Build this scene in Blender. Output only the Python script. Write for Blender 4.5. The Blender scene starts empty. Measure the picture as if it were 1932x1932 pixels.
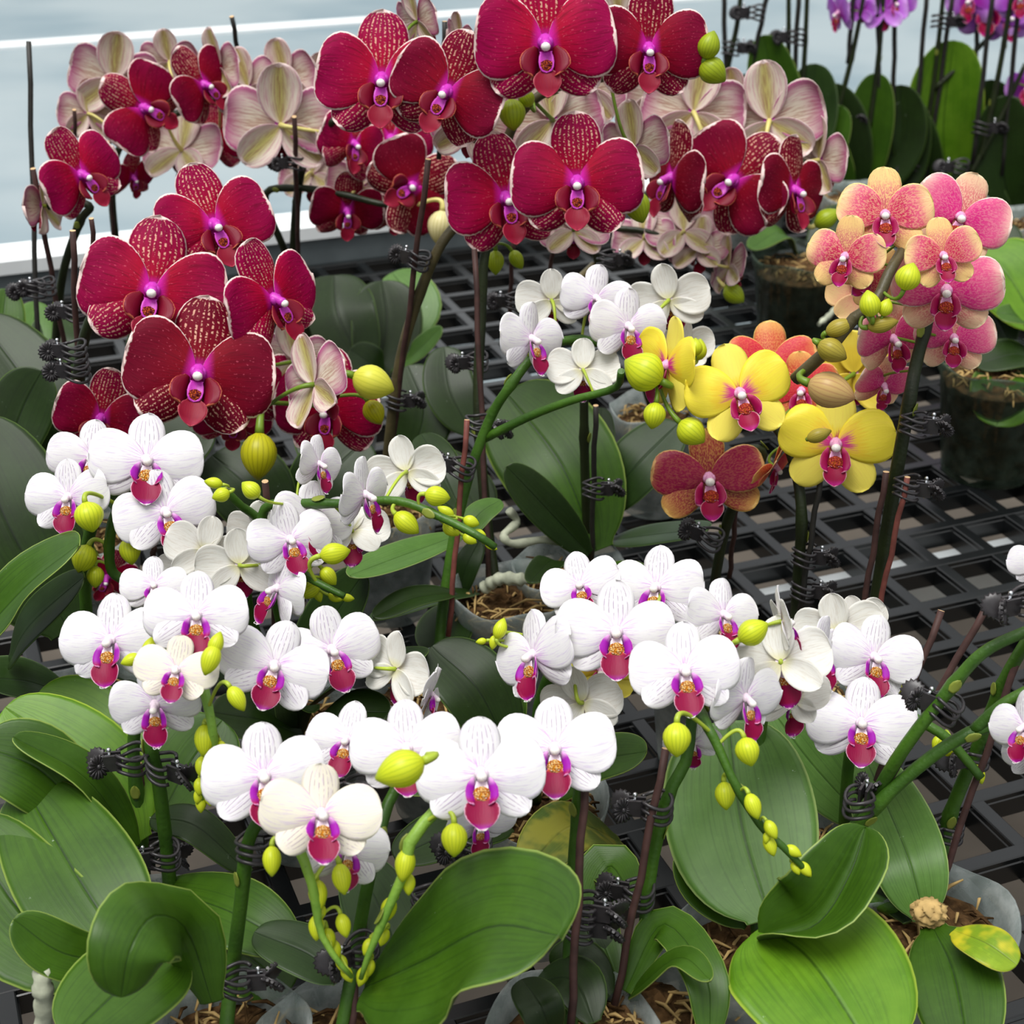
import bpy, bmesh, math, random
from mathutils import Vector, Matrix, noise as mnoise

SC = bpy.context.scene
COL = SC.collection
R = math.radians
# ------------------------------------------------------------------ camera
BZ = 0.72                    # height of the bench top above the floor
CAMH = 0.61                  # lens above the bench top
F = 3000.0                   # focal length in pixels of the 1932 frame
PIT = R(27.19)
SP, CP = math.sin(PIT), math.cos(PIT)
CAM = Vector((0, 0, BZ + CAMH))
cd = bpy.data.cameras.new('camera'); cam = bpy.data.objects.new('camera', cd); COL.objects.link(cam)
cam.location = CAM; cam.rotation_euler = (R(90) - PIT, 0, 0)
cd.sensor_width = 36; cd.lens = 36 * F / 1932; cd.clip_start = 0.05; cd.clip_end = 60
cd.dof.use_dof = True; cd.dof.focus_distance = 0.80; cd.dof.aperture_fstop = 18
SC.camera = cam

def depth(y, Y):
    return Y / (CP + SP * (966 - y) / F)
def at(x, y, Y):
    "point of the place seen at pixel (x, y), Y metres out from the lens"
    Z = depth(y, Y)
    return Vector(((x - 966) / F * Z, Y, BZ + CAMH + Z * (-SP + CP * (966 - y) / F)))
def atH(x, y, h):
    "point at height h over the bench top"
    Z = (CAMH - h) / (SP - CP * (966 - y) / F)
    return Vector(((x - 966) / F * Z, Z * (CP + SP * (966 - y) / F), BZ + h))
def view_basis(p):
    n = (CAM - p).normalized()
    r = Vector((0, SP, CP)).cross(n).normalized()
    return r, n.cross(r), n
# ------------------------------------------------------------------ nodes
def lin(r, g, b):
    f = lambda c: (c / 255 / 12.92) if c <= 10 else ((c / 255 + .055) / 1.055) ** 2.4
    return (f(r), f(g), f(b), 1)
class NT:
    def __init__(s, name):
        s.m = bpy.data.materials.new(name); s.m.use_nodes = True
        s.t = s.m.node_tree; s.t.nodes.clear()
        s.out = s.t.nodes.new('ShaderNodeOutputMaterial')
    def put(s, sock, v):
        if v is None: return
        if hasattr(v, 'is_linked') or isinstance(v, bpy.types.NodeSocket): s.t.links.new(v, sock)
        else:
            try: sock.default_value = v
            except Exception: sock.default_value = v[:3] if hasattr(v, '__len__') else (v, v, v)
    def n(s, ty, _attrs=None, **kw):
        nd = s.t.nodes.new(ty)
        for k, v in (_attrs or {}).items(): setattr(nd, k, v)
        for k, v in kw.items():
            s.put(nd.inputs[int(k[1:]) if k[0] == '_' and k[1:].isdigit() else k.replace('_', ' ')], v)
        return nd
    def mth(s, op, a, b=0.0, c=None):
        nd = s.t.nodes.new('ShaderNodeMath'); nd.operation = op
        s.put(nd.inputs[0], a); s.put(nd.inputs[1], b)
        if c is not None: s.put(nd.inputs[2], c)
        return nd.outputs[0]
    def mix(s, f, a, b, bt='MIX'):
        nd = s.t.nodes.new('ShaderNodeMix'); nd.data_type = 'RGBA'; nd.blend_type = bt
        s.put(nd.inputs['Factor'], f); s.put(nd.inputs[6], a); s.put(nd.inputs[7], b)
        return nd.outputs[2]
    def sm(s, v, a, b, lo=0.0, hi=1.0):
        nd = s.t.nodes.new('ShaderNodeMapRange'); nd.interpolation_type = 'SMOOTHSTEP'
        for i, q in enumerate((v, a, b, lo, hi)): s.put(nd.inputs[i], q)
        return nd.outputs[0]
    def uv(s):
        sep = s.n('ShaderNodeSeparateXYZ', _0=s.n('ShaderNodeUVMap').outputs[0])
        u, v = sep.outputs[0], sep.outputs[1]
        sg = s.mth('MULTIPLY_ADD', v, 2.0, -1.0)
        return u, sg, s.mth('ABSOLUTE', sg)
    def vec(s, a, b, c=0.0):
        return s.n('ShaderNodeCombineXYZ', _0=a, _1=b, _2=c).outputs[0]
    def noise(s, vec, scale=1.0, det=2.0, rough=.5, dist=0.0):
        return s.n('ShaderNodeTexNoise', Vector=vec, Scale=scale, Detail=det, Roughness=rough, Distortion=dist).outputs[0]
    def obj(s):
        return s.n('ShaderNodeTexCoord').outputs['Object']
    def rnd(s):
        return s.n('ShaderNodeObjectInfo').outputs['Random']
    def tone(s):
        return s.n('ShaderNodeSeparateColor', _0=s.n('ShaderNodeObjectInfo').outputs['Color']).outputs[0]
    def seed(s, vec):
        r = s.mth('MULTIPLY', s.rnd(), 37.0)
        return s.n('ShaderNodeVectorMath', {'operation': 'ADD'}, _0=vec, _1=s.vec(r, r, r)).outputs[0]
    def bsdf(s, col, rough=.5, spec=.4, bump=None, bs=.2, bd=.002, **kw):
        p = s.n('ShaderNodeBsdfPrincipled', **{'Base_Color': col, 'Roughness': rough, 'Specular_IOR_Level': spec}, **kw)
        if bump is not None:
            b = s.n('ShaderNodeBump', Strength=bs, Distance=bd, Height=bump)
            s.t.links.new(b.outputs[0], p.inputs['Normal'])
        return p.outputs[0]
    def fin(s, sh):
        s.t.links.new(sh, s.out.inputs[0]); return s.m
    def thin(s, col, tr=.3, rough=.5, spec=.3, bump=None, bs=.2, bd=.0006):
        p = s.bsdf(col, rough, spec, bump, bs, bd)
        t = s.n('ShaderNodeBsdfTranslucent', Color=col).outputs[0]
        return s.fin(s.n('ShaderNodeMixShader', _0=tr, _1=p, _2=t).outputs[0])
def plain(name, c, rough=.5, spec=.4, var=.15, sc=60, bs=0.0, **kw):
    t = NT(name); o = t.obj()
    nz = t.noise(o, sc, 3)
    col = t.mix(t.sm(nz, .3, .7), tuple(q * (1 - var) for q in c[:3]) + (1,), tuple(min(1, q * (1 + var)) for q in c[:3]) + (1,))
    return t.fin(t.bsdf(col, rough, spec, nz if bs else None, bs, **kw))
# ------------------------------------------------------------------ mesh helpers
def catmull(pts, n):
    P = [Vector(p) for p in pts]
    if len(P) == 2: return [P[0].lerp(P[1], i / n) for i in range(n + 1)]
    P = [P[0] * 2 - P[1]] + P + [P[-1] * 2 - P[-2]]
    out = []; segs = len(P) - 3
    for i in range(n + 1):
        g = i / n * segs; k = min(int(g), segs - 1); t = g - k
        a, b, c, d = P[k:k + 4]
        out.append(.5 * ((2 * b) + (c - a) * t + (2 * a - 5 * b + 4 * c - d) * t * t + (3 * b - a - 3 * c + d) * t ** 3))
    return out
def tube(bm, pts, rad, seg=8, mi=0, cap=None, closed=False):
    n = len(pts); rings = []
    up = Vector((0, 0, 1)); prev = None
    for i, p in enumerate(pts):
        a = pts[max(i - 1, 0)]; b = pts[min(i + 1, n - 1)]
        if closed: a = pts[i - 1]; b = pts[(i + 1) % n]
        t = (b - a).normalized()
        if prev is None:
            prev = t.orthogonal().normalized()
        x = (prev - t * prev.dot(t))
        x = x.normalized() if x.length > 1e-6 else t.orthogonal().normalized()
        prev = x; y = t.cross(x)
        r = rad[i] if hasattr(rad, '__len__') else rad
        rings.append([bm.verts.new(p + (x * math.cos(2 * math.pi * k / seg) + y * math.sin(2 * math.pi * k / seg)) * r) for k in range(seg)])
    m = n if closed else n - 1
    for i in range(m):
        A, B = rings[i], rings[(i + 1) % n]
        for k in range(seg):
            f = bm.faces.new((A[k], A[(k + 1) % seg], B[(k + 1) % seg], B[k])); f.material_index = mi; f.smooth = True
    if not closed:
        f = bm.faces.new(rings[0][::-1]); f.material_index = mi
        f = bm.faces.new(rings[-1]); f.material_index = mi if cap is None else cap
def ball(bm, c, rx, ry=None, rz=None, M=None, mi=0, u=12, v=8, fn=None):
    ry = rx if ry is None else ry; rz = rx if rz is None else rz
    M = M or Matrix(); c = Vector(c)
    top = bm.verts.new(c + M @ Vector((0, 0, rz))); bot = bm.verts.new(c + M @ Vector((0, 0, -rz))); rings = []
    for j in range(1, v):
        th = math.pi * j / v; ring = []
        for k in range(u):
            ph = 2 * math.pi * k / u; g = fn(ph, th) if fn else 1
            ring.append(bm.verts.new(c + M @ Vector((rx * math.sin(th) * math.cos(ph) * g, ry * math.sin(th) * math.sin(ph) * g, rz * math.cos(th)))))
        rings.append(ring)
    for k in range(u):
        l = (k + 1) % u
        fs = [bm.faces.new((top, rings[0][k], rings[0][l])), bm.faces.new((bot, rings[-1][l], rings[-1][k]))]
        for j in range(v - 2): fs.append(bm.faces.new((rings[j][k], rings[j + 1][k], rings[j + 1][l], rings[j][l])))
        for f in fs: f.material_index = mi; f.smooth = True
def box(bm, lo, hi, M=None, mi=0):
    M = M or Matrix()
    v = [bm.verts.new(M @ Vector((x, y, z))) for x in (lo[0], hi[0]) for y in (lo[1], hi[1]) for z in (lo[2], hi[2])]
    for q in ((0, 1, 3, 2), (4, 6, 7, 5), (0, 4, 5, 1), (2, 3, 7, 6), (0, 2, 6, 4), (1, 5, 7, 3)):
        f = bm.faces.new([v[i] for i in q]); f.material_index = mi
def sheet(bm, pos, nu, nv, thick, mats=(0, 1, 2), uv=None, rimw=1):
    """closed two-sided blade: pos(t, s) -> (point, normal); front, back and rim get their own slots"""
    uvl = bm.loops.layers.uv.verify()
    Fv, Bv, T = [], [], []
    for i in range(nu + 1):
        t = (1 - math.cos(math.pi * i / nu)) / 2; T.append(t); fr = []; bk = []
        for j in range(nv + 1):
            s = -math.cos(math.pi * j / nv) * .35 + (2 * j / nv - 1) * .65
            p, n = pos(t, s)
            e = thick * (1 - .7 * abs(s) ** 4)
            fr.append((bm.verts.new(p + n * e * .5), t, s)); bk.append((bm.verts.new(p - n * e * .5), t, s))
        Fv.append(fr); Bv.append(bk)
    def quad(q, mi):
        f = bm.faces.new([a[0] for a in q]); f.material_index = mi; f.smooth = True
        for l, a in zip(f.loops, q): l[uvl].uv = (a[1], a[2] * .5 + .5)
    for i in range(nu):
        for j in range(nv):
            quad((Fv[i][j], Fv[i][j + 1], Fv[i + 1][j + 1], Fv[i + 1][j]), mats[0])
            quad((Bv[i][j], Bv[i + 1][j], Bv[i + 1][j + 1], Bv[i][j + 1]), mats[1])
        quad((Fv[i][0], Fv[i + 1][0], Bv[i + 1][0], Bv[i][0]), mats[2])
        quad((Fv[i][nv], Bv[i][nv], Bv[i + 1][nv], Fv[i + 1][nv]), mats[2])
    for j in range(nv):
        quad((Fv[0][j], Bv[0][j], Bv[0][j + 1], Fv[0][j + 1]), mats[2])
        quad((Fv[nu][j], Fv[nu][j + 1], Bv[nu][j + 1], Bv[nu][j]), mats[2])
def blade(bm, L, W, a=.6, b=.42, cup=.1, arch=.05, ruf=.02, sd=0, M=None, mats=(0, 1, 2), nu=12, nv=8, th=.006, w0=.04, skew=0.0, roll=0.0):
    "petal along +Y, facing +Z"
    tm = a / (a + b); nrm = tm ** a * (1 - tm) ** b; M = M or Matrix(); N3 = M.to_3x3()
    def surf(t, s):
        w = W * .5 * max(t ** a * max(1 - t, 0) ** b / nrm, w0 * (1 - t))
        z = arch * L * t * t - cup * W * s * s * (w / (W * .5)) + ruf * math.sin(sd * 1.7 + t * 5 + s * 4) * abs(s) * t + roll * s * t * W
        z += ruf * .6 * math.sin(sd * 2.3 + t * 11 * (1 if s > 0 else 1.3) + s * 2) * s * s * t
        return Vector((s * w + skew * t * t * L, L * t, z))
    def pos(t, s):
        p = surf(t, s); e = .01
        t2 = min(max(t, .03), .97)
        du = surf(t2 + e, s) - surf(t2 - e, s); s2 = min(max(s, -.95), .95)
        dv = surf(t2, s2 + e * 3) - surf(t2, s2 - e * 3)
        n = dv.cross(du)
        n = n.normalized() if n.length > 1e-12 else Vector((0, 0, 1))
        if n.z < 0: n = -n
        return M @ p, (N3 @ n).normalized()
    sheet(bm, pos, nu, nv, th, mats)
def finish(name, bm, mats, parent=None, loc=None, M=None):
    bmesh.ops.recalc_face_normals(bm, faces=bm.faces) if False else None
    me = bpy.data.meshes.new(name); bm.to_mesh(me); bm.free()
    for m in mats: me.materials.append(m)
    return place(name, me, parent, loc, M)
def place(name, me, parent=None, loc=None, M=None):
    o = bpy.data.objects.new(name, me); COL.objects.link(o)
    if parent is not None: o.parent = parent
    if M is not None: o.matrix_local = M
    elif loc is not None: o.location = loc
    return o
def tag(o, label=None, cat=None, group=None, kind=None):
    if label: o['label'] = label
    if cat: o['category'] = cat
    if group: o['group'] = group
    if kind: o['kind'] = kind
    return o
# ------------------------------------------------------------------ petal materials
WHITE = lin(250, 248, 247)
def veins(t, u, s, k=15, w=2.2):
    "fine lines fanning out from the petal base"
    n = t.noise(t.seed(t.vec(t.mth('MULTIPLY', u, 1.3), t.mth('MULTIPLY', s, k * .5), 0)), w, 3, .65)
    return n
def rimmask(t, u, sa, w=.07):
    j = t.mth('MULTIPLY', t.noise(t.seed(t.vec(t.mth('MULTIPLY', u, 26), t.mth('MULTIPLY', sa, 6), 0)), 1, 1), w)
    e = t.mth('MAXIMUM', t.mth('SUBTRACT', sa, t.mth('MULTIPLY', t.mth('SUBTRACT', .5, u), .04)), t.mth('ADD', t.mth('MULTIPLY', u, 1.0), 0.012))
    return t.sm(t.mth('ADD', e, j), 1.0 - w * .25, 1.0 + w * .1)
def m_red(name, spots):
    t = NT(name); u, s, sa = t.uv()
    vn = veins(t, u, s, 17)
    c = t.mix(t.sm(u, .05, .9), t.mix(t.tone(), lin(178, 0, 46), lin(128, 0, 24)), t.mix(t.tone(), lin(156, 0, 72), lin(108, 0, 34)))
    c = t.mix(t.mth('MULTIPLY', t.sm(vn, .48, .66), .5), c, lin(84, 0, 22))
    sp = t.noise(t.seed(t.vec(t.mth('MULTIPLY', u, 16), t.mth('MULTIPLY', s, 13), 0)), 1, 2, .6)
    if spots:
        row = t.n('ShaderNodeTexWave', {'wave_type': 'BANDS', 'bands_direction': 'Y'}, Vector=t.vec(u, s, 0), Scale=1.75, Distortion=.5, Detail=1).outputs[1]
        dash = t.noise(t.seed(t.vec(t.mth('MULTIPLY', u, 34), t.mth('MULTIPLY', s, 9), 3)), 1, 1)
        k = t.mth('MULTIPLY', t.sm(row, .5, .8), t.sm(dash, .5, .6))
        k = t.mth('MULTIPLY', k, t.sm(u, .12, .35)); k = t.mth('MULTIPLY', k, t.sm(sa, .98, .8))
        c = t.mix(t.mth('MULTIPLY', k, .8), c, lin(238, 186, 160))
    else:
        fl = t.noise(t.seed(t.vec(t.mth('MULTIPLY', u, 22), t.mth('MULTIPLY', s, 22), 5)), 1, 1)
        c = t.mix(t.mth('MULTIPLY', t.sm(fl, .66, .76), .4), c, lin(232, 100, 126))
    c = t.mix(t.mth('MULTIPLY', t.sm(u, .2, .02), .85), c, lin(205, 30, 170))
    c = t.mix(rimmask(t, u, sa, .06), c, lin(248, 222, 216))
    return t.thin(c, .16, .6, .12, vn, .25, .0008)
def m_redback(name, sep):
    t = NT(name); u, s, sa = t.uv(); vn = veins(t, u, s, 14)
    c = t.mix(t.sm(vn, .44, .66), lin(244, 232, 216), lin(226, 180, 184))
    g = lin(208, 200, 96) if sep else lin(240, 234, 206)
    c = t.mix(t.mth('MULTIPLY', t.sm(sa, .65, .05), .85 if sep else .5), c, t.mix(t.sm(vn, .4, .6), g, lin(168, 140, 70)))
    c = t.mix(t.sm(t.mth('MAXIMUM', sa, t.mth('MULTIPLY', u, .95)), .82 if sep else .45, 1.05), c, lin(190, 70, 140))
    c = t.mix(rimmask(t, u, sa, .08), c, lin(246, 226, 222))
    return t.thin(c, .3, .5, .25, vn, .2)
def m_white(name, stripes, warm=0.0):
    t = NT(name); u, s, sa = t.uv(); vn = veins(t, u, s, 15)
    c = t.mix(warm, lin(240, 238, 240), lin(240, 233, 212))
    c = t.mix(t.mth('MULTIPLY', t.sm(vn, .5, .66), .4), c, lin(204, 182, 226))
    lil = t.mth('MULTIPLY', t.sm(vn, .45, .66), t.sm(u, .42, .04))
    c = t.mix(t.mth('MULTIPLY', lil, .75), c, lin(200, 120, 216))
    if stripes:
        row = t.n('ShaderNodeTexWave', {'wave_type': 'BANDS', 'bands_direction': 'Y'}, Vector=t.vec(u, t.mth('MULTIPLY', s, t.mth('ADD', .7, t.mth('MULTIPLY', u, .5))), 0), Scale=1.35, Distortion=.3, Detail=1).outputs[1]
        k = t.mth('MULTIPLY', t.sm(row, .86, .99), t.sm(u, .2, .4)); k = t.mth('MULTIPLY', k, t.sm(u, .93, .8)); k = t.mth('MULTIPLY', k, t.sm(sa, .85, .55))
        gap = t.noise(t.seed(t.vec(t.mth('MULTIPLY', u, 9), t.mth('MULTIPLY', s, 7), 1)), 1, 1)
        k = t.mth('MULTIPLY', k, t.sm(gap, .36, .52))
        c = t.mix(t.mth('MULTIPLY', k, .62), c, lin(126, 84, 136))
    return t.thin(c, .25, .5, .2, vn, .2, .0006)
def m_whiteback(name):
    t = NT(name); u, s, sa = t.uv(); vn = veins(t, u, s, 12)
    c = t.mix(t.sm(vn, .45, .65), lin(240, 239, 232), lin(228, 224, 214))
    c = t.mix(t.mth('MULTIPLY', t.sm(u, .3, .0), .6), c, lin(232, 226, 150))
    return t.thin(c, .3, .5, .25, vn, .2)
def m_fade(name, inner, mid, edge, u0=.15, u1=.8, frk=0.0, rim=None, tr=.25, vk=.5):
    "two or three colours running out from the throat, with freckles"
    t = NT(name); u, s, sa = t.uv(); vn = veins(t, u, s, 16)
    d = t.mth('MAXIMUM', u, t.mth('MULTIPLY', sa, t.mth('MULTIPLY_ADD', u, .5, .42)))
    d = t.mth('ADD', d, t.mth('MULTIPLY', t.mth('SUBTRACT', vn, .5), .5))
    c = t.mix(t.sm(d, u0, (u0 + u1) / 2), inner, mid); c = t.mix(t.sm(d, (u0 + u1) / 2, u1), c, edge)
    c = t.mix(t.mth('MULTIPLY', t.sm(vn, .5, .68), vk), c, inner)
    if frk:
        fk = t.noise(t.seed(t.vec(t.mth('MULTIPLY', u, 20), t.mth('MULTIPLY', s, 15), 2)), 1, 3, .7)
        c = t.mix(t.mth('MULTIPLY', t.sm(fk, .47, .56), frk), c, edge)
    if rim: c = t.mix(rimmask(t, u, sa, .07), c, rim)
    return t.thin(c, tr, .42, .3, vn, .2, .0006)
def m_lip(name, base, mid, tip, edge, u0=.25, u1=.8):
    t = NT(name); u, s, sa = t.uv(); vn = veins(t, u, s, 10)
    c = t.mix(t.sm(u, 0.0, u0), base, mid); c = t.mix(t.sm(u, u1 - .25, u1), c, tip)
    c = t.mix(t.mth('MULTIPLY', t.sm(vn, .5, .68), .3), c, lin(120, 6, 60))
    c = t.mix(t.mth('MULTIPLY', rimmask(t, u, sa, .07), .8), c, edge)
    return t.thin(c, .1, .45, .22, vn, .2)
def m_callus(name, a, b, g=lin(244, 214, 150)):
    t = NT(name); nz = t.noise(t.obj(), 60, 2)
    sp = t.noise(t.obj(), 95, 1); c = t.mix(t.sm(nz, .42, .58), a, g); c = t.mix(t.sm(sp, .5, .58), c, b)
    return t.fin(t.bsdf(c, .6, .25, nz, .6, .02))
def m_solid(name, c, rough=.4, spec=.4, tr=0.1):
    t = NT(name); nz = t.noise(t.obj(), 90, 2)
    col = t.mix(t.sm(nz, .3, .7), c, tuple(q * .82 for q in c[:3]) + (1,))
    return t.thin(col, tr, rough, spec)
def m_bud(name, a, b):
    t = NT(name); u, s, sa = t.uv()
    st = t.n('ShaderNodeTexWave', {'wave_type': 'BANDS', 'bands_direction': 'Y'}, Vector=t.vec(0, s, 0), Scale=3.2, Distortion=.6).outputs[1]
    c = t.mix(t.mth('MULTIPLY', t.sm(st, .6, 1.0), .4), a, b)
    c = t.mix(t.mth('MULTIPLY', t.sm(u, .75, 1.0), .45), c, b)
    return t.thin(c, .22, .38, .35)
BUD = {'lime': m_bud('lime_bud', lin(212, 222, 44), lin(150, 176, 30)), 'green': m_bud('green_bud', lin(168, 186, 34), lin(110, 132, 20)),
       'olive': m_bud('olive_bud', lin(176, 160, 60), lin(120, 104, 36)), 'cream': m_bud('cream_bud', lin(236, 226, 170), lin(190, 180, 70)),
       'gold': m_bud('gold_bud', lin(190, 186, 24), lin(128, 122, 16)), 'pale': m_bud('pale_bud', lin(228, 226, 84), lin(196, 200, 60)),
       'tan': m_bud('tan_bud', lin(206, 172, 110), lin(170, 110, 84))}
PEDI = {'lime': m_solid('lime_stalk', lin(176, 196, 62)), 'green': m_solid('green_stalk', lin(112, 142, 40)), 'cream': m_solid('cream_stalk', lin(226, 214, 130)), 'dark': m_solid('dark_stalk', lin(120, 116, 56))}
def m_leaf(name, a, b, vein, edge, rough=.4, dust=.5, blotch=None, spec=.28):
    t = NT(name); u, s, sa = t.uv(); o = t.obj()
    nz = t.noise(o, 26, 4, .6); fine = t.noise(o, 300, 2)
    c = t.mix(t.sm(nz, .32, .68), a, b)
    ln = t.noise(t.seed(t.vec(t.mth('MULTIPLY', u, 1.5), t.mth('MULTIPLY', s, 22), 0)), 1, 2)
    c = t.mix(t.mth('MULTIPLY', t.sm(ln, .45, .7), .3), c, vein)
    c = t.mix(t.mth('MULTIPLY', t.sm(sa, .03, .004), .75), c, vein)
    c = t.mix(t.mth('MULTIPLY', t.sm(sa, .955, .99), .7), c, edge)
    c = t.mix(t.mth('MULTIPLY', t.sm(fine, .5, .8), .2), c, tuple(min(1, q * 1.7 + .01) for q in a[:3]) + (1,))
    if blotch: c = t.mix(t.mth('MULTIPLY', t.sm(t.noise(o, 40, 3, .7), .45, .62), .9), c, blotch)
    if dust:
        ds = t.noise(o, 210, 4, .75); big = t.noise(o, 30, 2)
        k = t.mth('MULTIPLY', t.sm(ds, .69, .73), t.sm(big, .53, .62))
        c = t.mix(t.mth('MULTIPLY', k, dust), c, lin(200, 214, 196))
    h = t.mth('ADD', t.mth('MULTIPLY', t.sm(sa, .0, .06), .8), t.mth('MULTIPLY', ln, .12))
    return t.thin(c, .06, rough, spec, h, .35, .0012)
LEAFM = {}
def leafset(k, a, b, vein, back, rim, **kw):
    LEAFM[k] = (m_leaf(k + '_leaf', a, b, vein, rim, **kw), m_leaf(k + '_leaf_underside', back, tuple(q * .8 for q in back[:3]) + (1,), vein, rim, dust=0, rough=.5, spec=.3), m_solid(k + '_leaf_edge', rim))
leafset('dark', lin(26, 43, 9), lin(33, 54, 14), lin(12, 24, 8), lin(46, 60, 30), lin(84, 108, 52))
leafset('mid', lin(46, 78, 8), lin(58, 92, 15), lin(20, 44, 8), lin(66, 86, 34), lin(150, 172, 84))
leafset('blue', lin(34, 55, 20), lin(44, 67, 26), lin(22, 40, 18), lin(54, 70, 40), lin(108, 132, 84))
leafset('bright', lin(74, 116, 12), lin(94, 134, 26), lin(40, 70, 8), lin(90, 118, 34), lin(168, 190, 70))
leafset('sage', lin(72, 108, 42), lin(84, 120, 52), lin(38, 64, 20), lin(70, 96, 44), lin(160, 180, 110))
leafset('olive', lin(72, 84, 18), lin(54, 76, 16), lin(40, 50, 10), lin(86, 90, 40), lin(150, 152, 76), blotch=lin(112, 110, 30))
leafset('yellow', lin(126, 150, 22), lin(104, 136, 26), lin(84, 98, 18), lin(134, 144, 50), lin(196, 196, 90), blotch=lin(190, 178, 36))
def m_stem(name, a, b):
    t = NT(name); o = t.obj(); nz = t.noise(o, 45, 3); sp = t.noise(o, 500, 2)
    c = t.mix(t.sm(nz, .3, .7), a, b); c = t.mix(t.mth('MULTIPLY', t.sm(sp, .6, .75), .35), c, tuple(q * .45 for q in b[:3]) + (1,))
    return t.fin(t.bsdf(c, .45, .4, sp, .15))
STEM = {'green': m_stem('green_stem', lin(64, 102, 24), lin(46, 80, 18)), 'dark': m_stem('dark_stem', lin(38, 48, 20), lin(28, 34, 14)),
        'brown': m_stem('brown_stem', lin(92, 82, 52), lin(70, 64, 40)), 'lime': m_stem('lime_stem', lin(128, 164, 60), lin(100, 144, 50))}
BRACT = m_solid('pale_bract', lin(138, 150, 60))
STAKE = {'brown': plain('brown_stake_wood', lin(66, 44, 40), .6, .3, .25, 120), 'red': plain('red_stake_wood', lin(112, 62, 54), .6, .3, .25, 120), 'dark': plain('dark_stake_plastic', lin(40, 38, 34), .5, .4, .2, 120)}
CUT = plain('cut_stake_wood', lin(206, 172, 130), .8, .2)
CLIP = plain('black_clip_plastic', lin(46, 43, 45), .36, .5, .2, 200)
PIN = plain('steel_pin', lin(220, 222, 226), .18, .8, .05); PIN.node_tree.nodes['Principled BSDF'].inputs['Metallic'].default_value = 1
def m_pot(name='cloudy_clear_plastic', a=lin(176, 188, 184), b=lin(214, 220, 218)):
    t = NT(name); o = t.obj(); nz = t.noise(o, 60, 4, .6); st = t.noise(t.n('ShaderNodeMapping', Vector=o, Scale=(30, 30, 300)).outputs[0], 1, 2)
    c = t.mix(t.sm(nz, .35, .7), a, b)
    p = t.n('ShaderNodeMixShader', _0=.35, _1=t.bsdf(c, .28, .6, st, .2, .001), _2=t.n('ShaderNodeBsdfTranslucent', Color=c).outputs[0]).outputs[0]
    tr = t.n('ShaderNodeBsdfTransparent', Color=(.92, .95, .94, 1)).outputs[0]
    return t.fin(t.n('ShaderNodeMixShader', _0=t.mth('ADD', t.sm(nz, .2, .8, .2, .42), t.mth('MULTIPLY', t.n('ShaderNodeLayerWeight', Blend=.35).outputs[1], .4)), _1=tr, _2=p).outputs[0])
POT = m_pot(); SHADED_POT = m_pot('shaded_green_plastic', lin(44, 58, 44), lin(84, 100, 84))  # second pot plastic: green tint, with the back pots' deep shade put into its colour
MOSS = plain('dry_sphagnum_moss', lin(84, 62, 38), .9, .1, .55, 140, .8, bd=.004)
STRAND = plain('pale_moss_strands', lin(176, 148, 96), .85, .15, .3, 90)
ROOT = plain('silver_aerial_root', lin(168, 172, 150), .6, .3, .22, 130, .2)
GRID = plain('black_bench_plastic', lin(14, 16, 17), .27, .5, .15, 30, .08)
RAILCAP = plain('white_rail_paint', lin(240, 244, 244), .4, .4, .03, 20)
ALU = plain('brushed_aluminium', lin(214, 220, 222), .32, .6, .06, 30); ALU.node_tree.nodes['Principled BSDF'].inputs['Metallic'].default_value = .55
RAILIN = plain('grey_rail_plastic', lin(96, 104, 106), .5, .4, .1, 30)
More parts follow.
